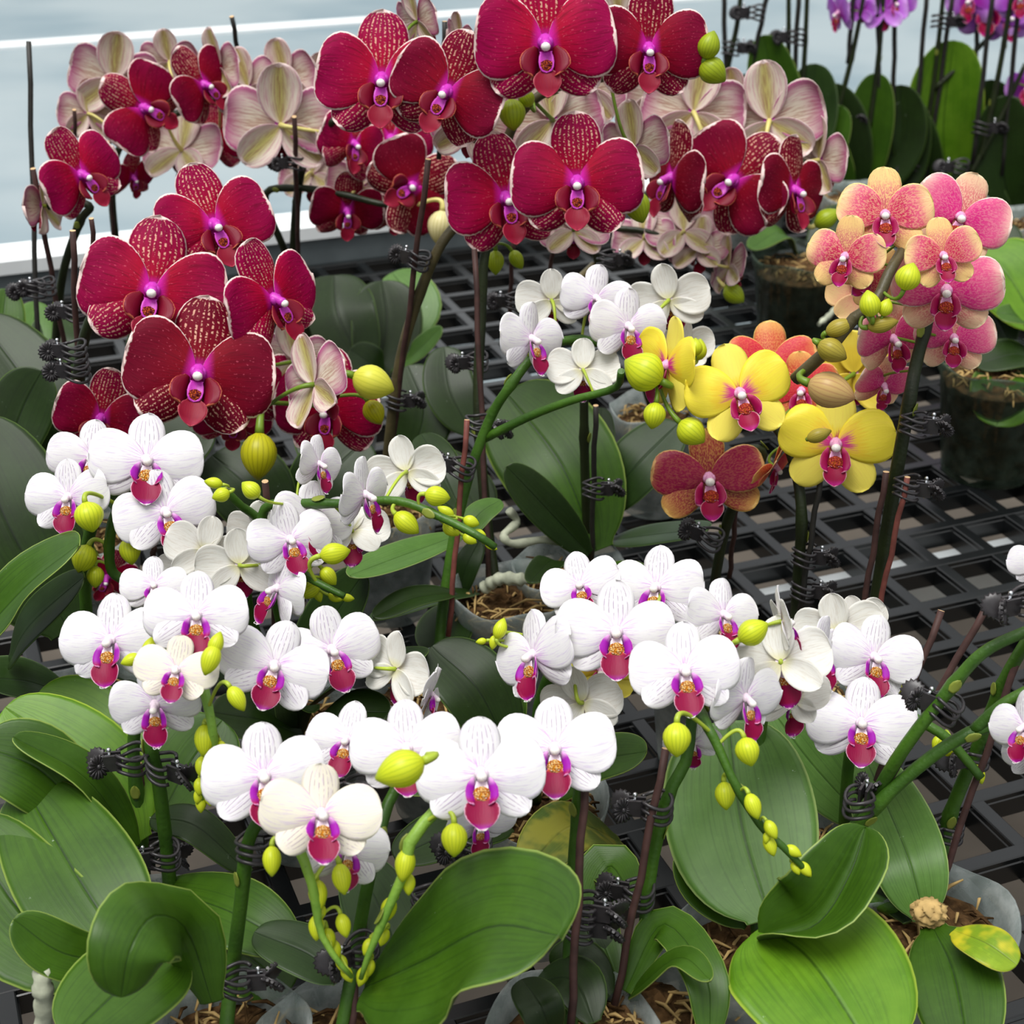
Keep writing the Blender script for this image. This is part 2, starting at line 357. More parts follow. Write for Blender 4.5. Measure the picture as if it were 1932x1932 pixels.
# ------------------------------------------------------------------ species
RB, RBS = m_redback('pale_petal_back', False), m_redback('striped_sepal_back', True)
REDRIM = m_solid('ivory_rim', lin(246, 224, 214)); WRIM = m_solid('white_rim', lin(250, 249, 247))
def cols(front_p, back_p, front_s, back_s, rim): return dict(p=(front_p, back_p, rim), s=(front_s, back_s, rim))
WB = m_whiteback('white_petal_back')
OPB = m_fade('orange_petal_back', lin(226, 130, 130), lin(238, 190, 150), lin(240, 210, 150), frk=.5)
YB = m_fade('yellow_petal_back', lin(214, 190, 60), lin(232, 208, 70), lin(240, 222, 90), vk=.2)
ORIM = m_solid('straw_rim', lin(238, 208, 130)); YRIM = m_solid('yellow_rim', lin(240, 226, 90))
SPEC = {
 'red': dict(pet=dict(L=.5, W=.60, a=.66, b=.36, cup=.05, arch=-.02, ruf=.02), sep=dict(L=.53, W=.41, a=.62, b=.48, cup=.16, arch=-.06, ruf=.015), lat=(.47, .34), ang=(83, 134),
   cols=cols(m_red('crimson_petal', 0), RB, m_red('mottled_sepal', 1), RBS, REDRIM), lip='red'),
 'white': dict(pet=dict(L=.51, W=.53, a=.62, b=.38, cup=.08, arch=-.03, ruf=.012), sep=dict(L=.45, W=.34, a=.62, b=.5, cup=.12, arch=-.05, ruf=.01), lat=(.47, .31), ang=(84, 128),
   cols=cols(m_white('white_petal', 0), WB, m_white('striped_white_sepal', 1), WB, WRIM), lip='white'),
 'ivory': dict(pet=dict(L=.51, W=.50, a=.6, b=.38, cup=.10, arch=.05, ruf=.012), sep=dict(L=.44, W=.34, a=.6, b=.4, cup=.12, arch=.05, ruf=.01), lat=(.46, .31), ang=(84, 128),
   cols=cols(m_white('ivory_petal', 0, .8), WB, m_white('striped_ivory_sepal', 1, .9), WB, WRIM), lip='white'),
 'orange': dict(pet=dict(L=.5, W=.50, a=.6, b=.38, cup=.06, arch=-.02, ruf=.015), sep=dict(L=.5, W=.36, a=.6, b=.4, cup=.1, arch=-.05, ruf=.01), lat=(.46, .32), ang=(74, 136),
   cols=cols(m_fade('coral_petal', lin(200, 10, 84), lin(226, 92, 130), lin(250, 216, 160), .3, .92, .4, lin(244, 220, 150)), OPB, m_fade('freckled_sepal', lin(196, 60, 96), lin(224, 130, 126), lin(248, 212, 140), .1, .8, .85, lin(244, 220, 150)), OPB, ORIM), lip='pink'),
 'pink': dict(pet=dict(L=.5, W=.52, a=.6, b=.38, cup=.06, arch=-.02, ruf=.015), sep=dict(L=.48, W=.36, a=.6, b=.4, cup=.1, arch=-.05, ruf=.01), lat=(.46, .32), ang=(76, 132),
   cols=cols(m_fade('rose_petal', lin(214, 30, 128), lin(228, 92, 146), lin(246, 206, 190), .3, 1.05, .2, lin(248, 226, 214)), OPB, m_fade('freckled_rose_sepal', lin(208, 90, 110), lin(224, 130, 130), lin(242, 206, 170), .1, .9, .8, lin(246, 226, 190)), OPB, ORIM), lip='pink'),
 'yellow': dict(pet=dict(L=.5, W=.50, a=.6, b=.38, cup=.08, arch=.02, ruf=.02), sep=dict(L=.5, W=.36, a=.6, b=.42, cup=.1, arch=-.03, ruf=.01), lat=(.48, .34), ang=(72, 138),
   cols=cols(m_fade('yellow_petal', lin(208, 44, 136), lin(246, 214, 60), lin(250, 234, 70), .12, .55, 0, None, .25, .06), YB, m_fade('yellow_sepal', lin(200, 60, 90), lin(244, 222, 70), lin(248, 234, 100), .08, .36, 0, None, .25, .08), YB, YRIM), lip='pink'),
 'flame': dict(pet=dict(L=.5, W=.46, a=.6, b=.38, cup=.06, arch=-.02, ruf=.015), sep=dict(L=.48, W=.36, a=.6, b=.4, cup=.1, arch=-.05, ruf=.01), lat=(.46, .32), ang=(74, 134),
   cols=cols(m_fade('flame_petal', lin(206, 20, 60), lin(214, 60, 66), lin(236, 150, 90), .4, 1.05, .25, lin(242, 196, 120)), OPB, m_fade('freckled_flame_sepal', lin(196, 50, 50), lin(214, 90, 66), lin(236, 176, 100), .2, .95, .6, lin(242, 206, 120)), OPB, ORIM), lip='pink'),
 'maroon': dict(pet=dict(L=.5, W=.42, a=.6, b=.38, cup=.05, arch=-.02, ruf=.012), sep=dict(L=.44, W=.32, a=.6, b=.4, cup=.1, arch=-.05, ruf=.01), lat=(.47, .30), ang=(80, 122),
   cols=cols(m_fade('maroon_petal', lin(142, 4, 62), lin(146, 14, 64), lin(206, 140, 90), .55, 1.08, .2, lin(216, 170, 110)), OPB, m_fade('freckled_maroon_sepal', lin(140, 30, 50), lin(160, 60, 56), lin(206, 156, 80), .3, 1.0, .6, lin(220, 180, 100)), OPB, ORIM), lip='pink'),
 'lilac': dict(pet=dict(L=.5, W=.56, a=.6, b=.38, cup=.05, arch=-.02, ruf=.02), sep=dict(L=.5, W=.36, a=.6, b=.4, cup=.1, arch=-.05, ruf=.01), lat=(.46, .32), ang=(82, 132),
   cols=cols(m_fade('lilac_petal', lin(176, 40, 176), lin(186, 90, 214), lin(214, 160, 232), .2, 1.0), None, m_fade('lilac_sepal', lin(176, 70, 190), lin(190, 110, 214), lin(214, 170, 232), .1, 1.0), None, WRIM), lip='pink'),
}
LIL = SPEC['lilac']['cols']; LIL['p'] = (LIL['p'][0], LIL['p'][0], WRIM); LIL['s'] = (LIL['s'][0], LIL['s'][0], WRIM)
COLW = m_solid('pearl_column', lin(246, 226, 240)); CAP = m_solid('anther_cap', lin(252, 246, 240), .3)
COLM = m_solid('magenta_column', lin(206, 60, 190)); COLP = m_solid('pink_column', lin(236, 170, 210))
LIPS = {
 'white': dict(col=(COLW, CAP), side=m_lip('purple_side_lobe', lin(226, 170, 220), lin(150, 20, 160), lin(158, 4, 84), lin(230, 150, 200), .35, .95), mid=m_lip('crimson_lip', lin(214, 90, 30), lin(136, 0, 58), lin(150, 14, 150), lin(238, 190, 214), .16, 1.0),
   cal=m_callus('golden_callus', lin(226, 146, 20), lin(166, 76, 10)), mw=.28, ml=.27, tend=1),
 'red': dict(col=(COLM, CAP), side=m_lip('wine_side_lobe', lin(110, 8, 24), lin(116, 4, 34), lin(120, 6, 40), lin(206, 110, 80), .3, .9), mid=m_lip('wine_lip', lin(110, 6, 20), lin(136, 6, 40), lin(156, 30, 60), lin(190, 90, 100), .2, .9),
   cal=m_callus('russet_callus', lin(110, 10, 20), lin(196, 84, 24), lin(90, 4, 20)), mw=.2, ml=.2, tend=0),
 'pink': dict(col=(COLP, CAP), side=m_lip('magenta_side_lobe', lin(196, 70, 120), lin(146, 0, 66), lin(156, 0, 84), lin(232, 150, 180), .3, .9), mid=m_lip('magenta_lip', lin(190, 80, 30), lin(150, 0, 58), lin(176, 16, 120), lin(240, 190, 200), .15, .9),
   cal=m_callus('amber_callus', lin(206, 96, 30), lin(140, 20, 30), lin(196, 60, 60)), mw=.21, ml=.2, tend=0),
}
# ------------------------------------------------------------------ flower pieces (unit span), made once per species and variant
CACHE = {}
def petal_mesh(sp, kind, v):
    k = (sp, kind, v)
    if k in CACHE: return CACHE[k]
    S = SPEC[sp]; d = dict(S['pet'] if kind == 'petal' else S['sep'])
    if kind == 'lateral': d['L'], d['W'] = S['lat']
    rr = random.Random(str(k)); d['cup'] += rr.uniform(-.05, .07); d['arch'] += rr.uniform(-.07, .06); d['L'] *= rr.uniform(.96, 1.03)
    big = kind == 'petal'
    bm = bmesh.new()
    blade(bm, sd=rr.uniform(0, 9), th=.007, w0=.09, skew=rr.uniform(-.03, .03), nu=14 if big else 12, nv=12 if big else 8, roll=rr.uniform(-.06, .06), **d)
    me = bpy.data.meshes.new('petal' if big else 'sepal'); bm.to_mesh(me); bm.free()
    for m in S['cols']['p' if big else 's']: me.materials.append(m)
    CACHE[k] = me; return me
def lip_mesh(lt, v):
    k = ('lip', lt, v)
    if k in CACHE: return CACHE[k]
    l = LIPS[lt]; rr = random.Random(str(k)); bm = bmesh.new(); T = Matrix.Translation
    for s in (-1, 1):
        a = rr.uniform(-8, 8)
        M = T((s * .06, -.035, .03)) @ Matrix.Rotation(R(-s * (147 + a)), 4, 'Z') @ Matrix.Rotation(R(s * 40), 4, 'Y') @ Matrix.Rotation(R(30), 4, 'X')
        blade(bm, *((.24, .125) if lt != 'red' else (.22, .2)), .62, .4, .2, .1, .01, rr.uniform(0, 9), M, (0, 0, 0), 9, 7, .006, .3)
    M = T((0, -.19, .075)) @ Matrix.Rotation(R(180), 4, 'Z') @ Matrix.Rotation(R(24), 4, 'X')
    blade(bm, l['ml'], l['mw'], .62, .66, -.16, -.16, .012, rr.uniform(0, 9), M, (1, 1, 1), 11, 9, .008, .45)
    blade(bm, .15, .11, .3, .3, -.2, .0, .0, 0, T((0, -.07, .05)) @ Matrix.Rotation(R(180), 4, 'Z') @ Matrix.Rotation(R(16), 4, 'X'), (4, 4, 4), 6, 6, .012, .8)
    cr = 1 if lt != 'red' else .7
    ball(bm, (0, -.165, .088), .07 * cr, .058 * cr, .022 * cr, mi=2, u=18, v=10, fn=lambda p, q: 1 + .16 * math.sin(7 * p + 3 * q) * math.sin(6 * q))
    if l['tend']:
        base = M @ Vector((0, l['ml'] * .985, -.16 * l['ml']))
        for s in (-1, 1):
            pts = [base + Vector((s * (.004 + .05 * t), -.02 * t + .05 * t * t, .05 * math.sin(t * 3.4))) for t in [i / 6 for i in range(7)]]
            tube(bm, pts, [.006 * (1 - .6 * i / 6) for i in range(7)], 5, 3)
    me = bpy.data.meshes.new('lip'); bm.to_mesh(me); bm.free()
    for m in (l['side'], l['mid'], l['cal'], WRIM, l['col'][0]): me.materials.append(m)
    CACHE[k] = me; return me
def column_mesh(lt):
    k = ('column', lt)
    if k in CACHE: return CACHE[k]
    bm = bmesh.new(); n = 7
    tube(bm, [Vector((0, .012 - .05 * (i / n) ** 1.5, -.02 + .125 * i / n)) for i in range(n + 1)], [.055, .05, .043, .039, .038, .040, .042, .02], 10, 0)
    q = 1 if lt != 'red' else .8
    ball(bm, (0, -.036, .105), .044 * q, .040 * q, .042 * q, mi=1, u=10, v=7)
    for s in (-1, 1): ball(bm, (s * .03, .0, .012), .028, .04, .03, mi=0, u=8, v=6)
    me = bpy.data.meshes.new('column'); bm.to_mesh(me); bm.free()
    for m in LIPS[lt]['col']: me.materials.append(m)
    CACHE[k] = me; return me
# ------------------------------------------------------------------ black clip (stem ring, flower-shaped wheels, sprung pin)
def clip_meshes():
    if 'clip' in CACHE: return CACHE['clip']
    bm = bmesh.new()
    for z in (-.0042, 0, .0042):                       # three open claws around stem and stake
        tube(bm, [Vector((.0072 * math.cos(a) - .002, .0066 * math.sin(a), z + .0012 * math.sin(a * 2))) for a in [R(-150 + 300 * i / 18 + 180 - 180) for i in range(19)]], .0009, 6)
    for s in (-1, 1): box(bm, (-.0145, s * .0016 - .0006, -.0042), (-.0065, s * .0016 + .0006, .0042))
    for a in (-30, 42):                                # two finger wheels
        M = Matrix.Translation((-.0135, 0, 0)) @ Matrix.Rotation(R(a), 4, 'Z') @ Matrix.Translation((-.0045, .0, 0)) @ Matrix.Rotation(R(68 + a * .2), 4, 'X')
        ball(bm, M @ Vector((0, 0, 0)), .0058, .0058, .0011, M=M.to_3x3().to_4x4(), u=32, v=6, fn=lambda ph, th: 1 + .1 * math.cos(16 * ph))
        for k in range(16):
            q = 2 * math.pi * k / 16
            tube(bm, [M @ Vector((r * math.cos(q), r * math.sin(q), .0009 * (1 if a > 0 else -1))) for r in (.0014, .0036, .0057)], [.0003, .00055, .0008], 5)
        ball(bm, M @ Vector((0, 0, .0008 if a > 0 else -.0008)), .0013, u=8, v=6)
    me = bpy.data.meshes.new('clip'); bm.to_mesh(me); bm.free(); me.materials.append(CLIP)
    b2 = bmesh.new(); tube(b2, [Vector((-.0115, 0, -.0055)), Vector((-.0115, 0, .0062))], .0007, 6); ball(b2, (-.0115, 0, .0064), .0012, u=8, v=6)
    tube(b2, [Vector((-.0115, -.0005, .004)), Vector((-.017, -.0012, .0035))], .0003, 5)
    m2 = bpy.data.meshes.new('pin'); b2.to_mesh(m2); b2.free(); m2.materials.append(PIN)
    CACHE['clip'] = (me, m2); return CACHE['clip']
# ------------------------------------------------------------------ a potted orchid
class Orchid:
    def __init__(s, label, base, sp='red', Y=None, pot=.037, h=.085, cat='orchid', group=None, stem='green', bud='lime', pedi='lime', seed=1, shaded=False):
        s.c = atH(base[0], base[1], h); s.root = bpy.data.objects.new('potted_orchid', None); COL.objects.link(s.root)
        s.root.empty_display_size = .03
        s.o = Vector((s.c.x, s.c.y, BZ + .0006)); s.root.location = s.o
        tag(s.root, label, cat, group); s.sp = sp; s.Y = Y or s.c.y; s.stem = stem; s.bud = bud; s.pedi = pedi
        s.rr = random.Random(seed * 7 + int(base[0])); s.path = []; s.h = h
        s.pm = SHADED_POT if shaded else POT
        if pot: s.pot(pot, h)
    def add(s, name, bm, mats): return finish(name, bm, mats, s.root)
    def P(s, x, y, Y=None): return at(x, y, s.Y if Y is None else Y) - s.o
    def pot(s, r, h):
        bm = bmesh.new(); n = 40; prof = [(.72, .001), (.74, 0), (.76, .004), (.97, h * .92), (1.0, h * .93), (1.05, h + .003), (1.06, h + .005), (1.03, h + .0055), (.97, h * .95), (.945, h * .9), (.73, .006)]
        ph = s.rr.uniform(0, 6)
        rings = [[bm.verts.new((r * q * (1 + .012 * math.sin(3 * a + ph) * z / h) * math.cos(a), r * q * (1 + .012 * math.sin(3 * a + ph) * z / h) * math.sin(a), z + .0018 * math.sin(5 * a + ph) * (z / h) ** 4)) for a in [2 * math.pi * k / n for k in range(n)]] for q, z in prof]
        for A, B in zip(rings, rings[1:]):
            for k in range(n):
                f = bm.faces.new((A[k], A[(k + 1) % n], B[(k + 1) % n], B[k])); f.smooth = True
        bm.faces.new(rings[0][::-1]); bm.faces.new(rings[-1])
        s.add('pot', bm, [s.pm])
        bm = bmesh.new(); ra, n = 9, 28
        g = [[bm.verts.new((r * .93 * (.74 + .26 * (i / ra * 0 + 1)) * i / ra * math.cos(2 * math.pi * k / n), r * .93 * i / ra * math.sin(2 * math.pi * k / n), h * .86 + .006 * (1 - (i / ra) ** 2) + .004 * mnoise.noise(Vector((i * 1.3 + ph, k * .9, 1))))) for k in range(n)] for i in range(1, ra + 1)]
        g.append([bm.verts.new((v.co.x * .78, v.co.y * .78, .008)) for v in g[-1]])
        c = bm.verts.new((0, 0, h * .86 + .006))
        for k in range(n): bm.faces.new((c, g[0][k], g[0][(k + 1) % n]))
        for A, B in zip(g, g[1:]):
            for k in range(n): bm.faces.new((A[k], B[k], B[(k + 1) % n], A[(k + 1) % n]))
        bm.faces.new(g[-1][::-1])
        for _ in range(70):
            a, q = s.rr.uniform(0, 6.3), r * .88 * math.sqrt(s.rr.random()); p = Vector((q * math.cos(a), q * math.sin(a), h * .87 + s.rr.uniform(0, .006)))
            d = Vector((s.rr.gauss(0, 1), s.rr.gauss(0, 1), s.rr.gauss(0, .35))).normalized() * s.rr.uniform(.004, .012)
            tube(bm, [p - d, p + Vector((0, 0, .003)), p + d], [.0005, .001, .0005], 4, s.rr.choice((0, 1, 1)))
        tag(s.add('moss', bm, [MOSS, STRAND]), kind='stuff')
    def spike(s, pts, r=.0035, mat=None, node=.06, r1=None, add=True):
        P = [p if isinstance(p, Vector) else s.P(*p) for p in pts]
        L = sum((b - a).length for a, b in zip(P, P[1:])); n = max(10, int(L / .008)); C = catmull(P, n); r *= .85 if r > .0034 else 1
        nn = max(1, int(L / node)); r1 = r1 or r * .72; rad = []; bm = bmesh.new()
        for i in range(n + 1):
            t = i / n; d = abs(t * nn - round(t * nn)) * L / nn
            rad.append((r + (r1 - r) * t) * (1 + (.22 * max(0, 1 - d / .006) if 0 < round(t * nn) < nn else 0)))
        tube(bm, C, rad, 10)
        for k in range(1, nn):
            i = int(k / nn * n); p, d = C[i], (C[i + 1] - C[i - 1]).normalized(); q = d.orthogonal().normalized(); q = Matrix.Rotation(s.rr.uniform(0, 6.3), 3, d) @ q
            M = Matrix.Translation(p + q * rad[i] * 1.02 - d * .003) @ Matrix((q.cross(d), d, q)).transposed().to_4x4()
            blade(bm, .0075, .005, .45, .6, -.0, .12, 0, 1, M, (1, 1, 1), 5, 4, .0006, .5)
        s.add('flower_spike', bm, [STEM[mat or s.stem], BRACT])
        if add: s.path += C
    def stake(s, a, b, r=.0016, mat='brown'):
        A, B = (p if isinstance(p, Vector) else s.P(*p) for p in (a, b)); bm = bmesh.new()
        tube(bm, [A.lerp(B, i / 8) + Vector((.0006 * math.sin(i * 2), 0, 0)) for i in range(9)][::-1], r, 8, 0, 1)
        s.add('stake', bm, [STAKE[mat], CUT])
    def near(s, p):
        return min(s.path, key=lambda q: (q - p).length) if s.path else Vector((0, 0, s.h))
    def stalk(s, bm, a, b, n, r, mi=0, hl=.014):
        "a curved stalk from the spike (a) round to the back of the bloom (b, leaving along n)"
        L = (a - b).length; c = b - n * min(.6 * L, hl); d = a.lerp(c, .4)
        C = [a * (1 - q) ** 3 + d * 3 * q * (1 - q) ** 2 + c * 3 * q * q * (1 - q) + b * q ** 3 for q in [i / 14 for i in range(15)]]
        tube(bm, C, [r * (.9 + .5 * (i / 14) ** 3) for i in range(15)], 6, mi)
    def flower(s, x, y, w, yaw=0, pitch=0, roll=0, dY=0, sp=None, lip=True, hang=None, pedi=None, tone=None):
        sp = sp or s.sp; Y = s.Y + dY; p = at(x, y, Y); w = w / F * depth(y, Y)
        r, u, n = view_basis(p)
        B = Matrix((r, u, n)).transposed()
        Q = (B @ Matrix.Rotation(R(yaw), 3, 'Y') @ Matrix.Rotation(R(-pitch), 3, 'X') @ Matrix.Rotation(R(-roll), 3, 'Z')).to_4x4()
        nz = Q.to_3x3() @ Vector((0, 0, 1)); lp = p - s.o; b = -nz * w * .01
        bm = bmesh.new(); a = (s.near(lp - nz * w * .3) - lp) if hang is None else s.P(*hang) - lp
        if a.length > .07: a = a.normalized() * .07
        s.stalk(bm, a, b, nz, w * .022)
        f = finish('flower', bm, [PEDI[pedi or s.pedi]], s.root, lp)
        Q = Q @ Matrix.Scale(w, 4); Sx = SPEC[sp]; v = s.rr.randrange(3); T = Matrix.Translation; Rz = lambda d: Matrix.Rotation(R(-d), 4, 'Z'); Rx = lambda d: Matrix.Rotation(R(d), 4, 'X'); j = s.rr.uniform
        ap, al = Sx['ang']
        place('sepal', petal_mesh(sp, 'dorsal', v), f, M=Q @ T((0, .015, -.022)) @ Rz(j(-3, 3)) @ Rx(j(-6, 6)))
        for k in (-1, 1):
            place('sepal', petal_mesh(sp, 'lateral', s.rr.randrange(3)), f, M=Q @ T((k * .012, -.012, -.026)) @ Rz(k * (al + j(-4, 4))) @ Rx(j(-8, 6)))
            place('petal', petal_mesh(sp, 'petal', s.rr.randrange(4)), f, M=Q @ T((k * .02, .005, -.004 + .004 * k)) @ Rz(k * (ap + j(-4, 3))) @ Rx(j(-5, 7)))
        lt = Sx['lip']
        if lip:
            place('lip', lip_mesh(lt, v), f, M=Q); place('column', column_mesh(lt), f, M=Q)
        tn = s.rr.random() * .8 if tone is None else tone
        for c in f.children: c.color = (tn, 0, 0, 1)
        return f
    def budat(s, x, y, l, ang=180, dY=0, w=.62, col=None, hang=None, tilt=0.0, sp=None):
        "ang: where the tip points in the picture plane, clockwise from up"
        Y = s.Y + dY; p = at(x, y, Y); l = l / F * depth(y, Y) * (1.18 if l < 56 else 1.04); r, u, n = view_basis(p)
        d = (r * math.sin(R(ang)) + u * math.cos(R(ang)) + n * tilt).normalized(); lp = p - s.o
        bm = bmesh.new(); q = d.orthogonal().normalized(); M = Matrix((q, d.cross(q), d)).transposed().to_4x4()
        uvl = bm.loops.layers.uv.verify(); nu, nv = 9, 15; rings = []; ph = s.rr.uniform(0, 6)
        for i in range(nu + 1):
            t = i / nu; rad = l * w * .5 * (math.sin(math.pi * min(1, max(.0, t)) ** .85) ** .7 if 0 < t < 1 else 0) + (.03 * l if i in (0, nu) else 0)
            ring = []
            for k in range(nv):
                a = 2 * math.pi * k / nv; g = 1 - .07 * max(0, math.cos(3 * a + ph)) ** 6 * math.sin(math.pi * t)
                ring.append(bm.verts.new(M @ Vector((rad * g * math.cos(a), rad * g * math.sin(a), (t - .5) * l))))
            rings.append(ring)
        for i in range(nu):
            for k in range(nv):
                f = bm.faces.new((rings[i][k], rings[i][(k + 1) % nv], rings[i + 1][(k + 1) % nv], rings[i + 1][k])); f.smooth = True
                for lp_, (uu, vv) in zip(f.loops, ((i, k), (i, k + 1), (i + 1, k + 1), (i + 1, k))): lp_[uvl].uv = (uu / nu, vv / nv)
        bm.faces.new(rings[0][::-1]); bm.faces.new(rings[-1])
        a = (s.near(lp - d * l * .5) - lp) if hang is None else s.P(*hang) - lp
        if a.length > .05: a = a.normalized() * .05
        s.stalk(bm, a, -d * l * .47, d, l * .07 if l > .008 else l * .12, 1, l * .6)
        finish('bud', bm, [BUD[col or s.bud], PEDI[s.pedi]], s.root, lp)
    def leaf(s, pts, w, m='dark', fold=.25, up=.55, twist=0, a=.5, b=.42, wave=.0, w0=.35, arch=0, base=None):
        "pts from the base to the tip; w is the full width in pixels"
        P = [p if isinstance(p, Vector) else s.P(*p) for p in pts]
        mid = P[len(P) // 2] + s.o; Z = -(mid - CAM).dot(Vector((0, -CP, SP))); W = w / F * Z
        if len(P) == 2: P.insert(1, P[0].lerp(P[1], .5) + Vector((0, 0, .12 * (P[1] - P[0]).length)))
        N = 22; C = catmull(P, N); tm = a / (a + b); nrm = tm ** a * (1 - tm) ** b
        n0 = view_basis(mid)[2]; hint = (n0 * (1 - up) + Vector((0, 0, 1)) * up).normalized(); sd = s.rr.uniform(0, 9)
        fr = []
        for i, p in enumerate(C):
            t = (C[min(i + 1, N)] - C[max(i - 1, 0)]).normalized(); n = (hint - t * hint.dot(t)).normalized()
            if fr and n.dot(fr[-1][2]) < 0: n = -n
            n = Matrix.Rotation(R(twist), 3, t) @ n; fr.append((p, t, n, t.cross(n)))
        def pos(t, q):
            g = t * N; i = min(int(g), N - 1); k = g - i; A, B = fr[i], fr[i + 1]
            p, n, sd_ = A[0].lerp(B[0], k), A[2].lerp(B[2], k).normalized(), A[3].lerp(B[3], k).normalized()
            hw = W * .5 * max(t ** a * max(1 - t, 0) ** b / nrm, min(w0, .3 + t) * (1 - t) ** .5)
            z = fold * abs(q) * hw * (1 - .5 * t) + wave * W * math.sin(sd + t * 6 + q * 2) * q * q - arch * hw * q * q
            nn = (n - sd_ * (fold if q > 0 else -fold) * min(1, abs(q) * 6) * (1 - .5 * t)).normalized()
            return p + sd_ * (q * hw * (1 - .12 * fold)) + n * z, nn
        bm = bmesh.new(); sheet(bm, pos, 22, 12, .0016)
        s.add('leaf', bm, list(LEAFM[m]))
    def clip(s, x, y, ang=200, dY=0, tilt=0, size=1.0):
        p = s.P(x, y, s.Y + dY); me, pin = clip_meshes()
        M = Matrix.Translation(p) @ Matrix.Rotation(R(ang - 180), 4, 'Z') @ Matrix.Rotation(R(tilt), 4, 'Y') @ Matrix.Scale(size, 4)
        o = place('clip', me, s.root, M=M); place('pin', pin, o)
    def root_(s, pts, r=.0025):
        P = [p if isinstance(p, Vector) else s.P(*p) for p in pts]; C = catmull(P, 24); bm = bmesh.new()
        tube(bm, C, [r * (1 + .15 * math.sin(i * 1.3)) * (1 if i < 22 else .7) for i in range(25)], 8); s.add('root', bm, [ROOT])
# ------------------------------------------------------------------ light
w = bpy.data.worlds.new('greenhouse_daylight'); SC.world = w; w.use_nodes = True; t = w.node_tree
bg = t.nodes['Background']; tc = t.nodes.new('ShaderNodeTexCoord'); sx = t.nodes.new('ShaderNodeSeparateXYZ'); cr = t.nodes.new('ShaderNodeValToRGB')
t.links.new(tc.outputs['Generated'], sx.inputs[0]); t.links.new(sx.outputs[2], cr.inputs[0])
def wn(ty, ins, **at):
    n = t.nodes.new(ty)
    for k, v in at.items(): setattr(n, k, v)
    for i, v in enumerate(ins):
        if isinstance(v, bpy.types.NodeSocket): t.links.new(v, n.inputs[i])
        else: n.inputs[i].default_value = v
    return n.outputs
def ss(v, a, b): return wn('ShaderNodeMapRange', [v, a, b, 0.0, 1.0], interpolation_type='SMOOTHSTEP')[0]
def mul(a, b): return wn('ShaderNodeMath', [a, b], operation='MULTIPLY')[0]
dt = wn('ShaderNodeVectorMath', [tc.outputs['Generated'], (-.3, .954, 0)], operation='DOT_PRODUCT')['Value']
glass = mul(mul(ss(dt, .6, .9), ss(sx.outputs[2], .44, .34)), ss(sx.outputs[2], .0, .06))     # the daylit glass end of the house
near = mul(mul(ss(dt, -.5, -.85), ss(sx.outputs[2], .55, .35)), ss(sx.outputs[2], .0, .06))
my = t.nodes.new('ShaderNodeMix'); my.data_type = 'RGBA'; t.links.new(near, my.inputs['Factor']); t.links.new(cr.outputs[0], my.inputs[6]); my.inputs[7].default_value = (.75, .76, .77, 1)
mx = t.nodes.new('ShaderNodeMix'); mx.data_type = 'RGBA'; t.links.new(glass, mx.inputs['Factor']); t.links.new(my.outputs[2], mx.inputs[6]); mx.inputs[7].default_value = (1.15, 1.2, 1.22, 1)
t.links.new(mx.outputs[2], bg.inputs[0])
cr.color_ramp.elements[0].position = .0; cr.color_ramp.elements[0].color = (.05, .055, .06, 1)
cr.color_ramp.elements[1].position = .85; cr.color_ramp.elements[1].color = (1.25, 1.25, 1.22, 1)
e = cr.color_ramp.elements.new(.3); e.color = (.2, .215, .23, 1)
e = cr.color_ramp.elements.new(.6); e.color = (.85, .87, .9, 1)
bg.inputs[1].default_value = .8
sd = bpy.data.lights.new('roof_daylight', 'SUN'); so = bpy.data.objects.new('roof_daylight', sd); COL.objects.link(so)
sd.energy = 2.7; sd.angle = R(34); sd.color = (1, .985, .96); so.rotation_euler = (R(13), R(-12), 0)
SC.view_settings.view_transform = 'Standard'; SC.view_settings.look = 'None'; SC.view_settings.gamma = 1; SC.view_settings.exposure = .3
SC.view_settings.use_curve_mapping = False
SC.cycles.max_bounces = 8; SC.cycles.transparent_max_bounces = 12
# ------------------------------------------------------------------ floor
t = NT('wet_concrete'); o = t.obj()
st = t.noise(t.n('ShaderNodeMapping', Vector=o, Rotation=(0, 0, R(-40)), Scale=(.5, 5, 1)).outputs[0], 1.2, 3)
bl = t.noise(o, .9, 3)
c = t.mix(t.sm(bl, .35, .65), lin(146, 158, 162), lin(114, 133, 142)); c = t.mix(t.mth('MULTIPLY', t.sm(st, .45, .7), .35), c, lin(138, 152, 158))
FLOORM = t.fin(t.bsdf(c, .35, .5, st, .05))
bm = bmesh.new(); box(bm, (-12, -4, -.1), (12, 16, 0)); tag(finish('floor', bm, [FLOORM]), kind='structure')
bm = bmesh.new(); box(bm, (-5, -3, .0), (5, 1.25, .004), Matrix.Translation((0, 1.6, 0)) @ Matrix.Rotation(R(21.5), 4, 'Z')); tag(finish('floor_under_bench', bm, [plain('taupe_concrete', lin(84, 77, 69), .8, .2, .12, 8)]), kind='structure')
bm = bmesh.new(); box(bm, (-12, 14, 0), (12, 14.1, 2.6)); tag(finish('wall_back', bm, [plain('pale_wall_panel', lin(206, 212, 214), .6, .3, .04, 3)]), kind='structure')
DB = Vector((math.cos(R(21.5)), math.sin(R(21.5)), 0)); DA = Vector((-math.sin(R(21.5)), math.cos(R(21.5)), 0))
BM = Matrix((DB, DA, Vector((0, 0, 1)))).transposed().to_4x4()
bm = bmesh.new(); box(bm, (-6, 0, 0), (9, .11, .012), Matrix.Translation((-2.17, 6.85, 0)) @ BM)
tag(finish('trim_1', bm, [plain('white_floor_paint', lin(244, 246, 246), .5, .3, .03)]), kind='structure')
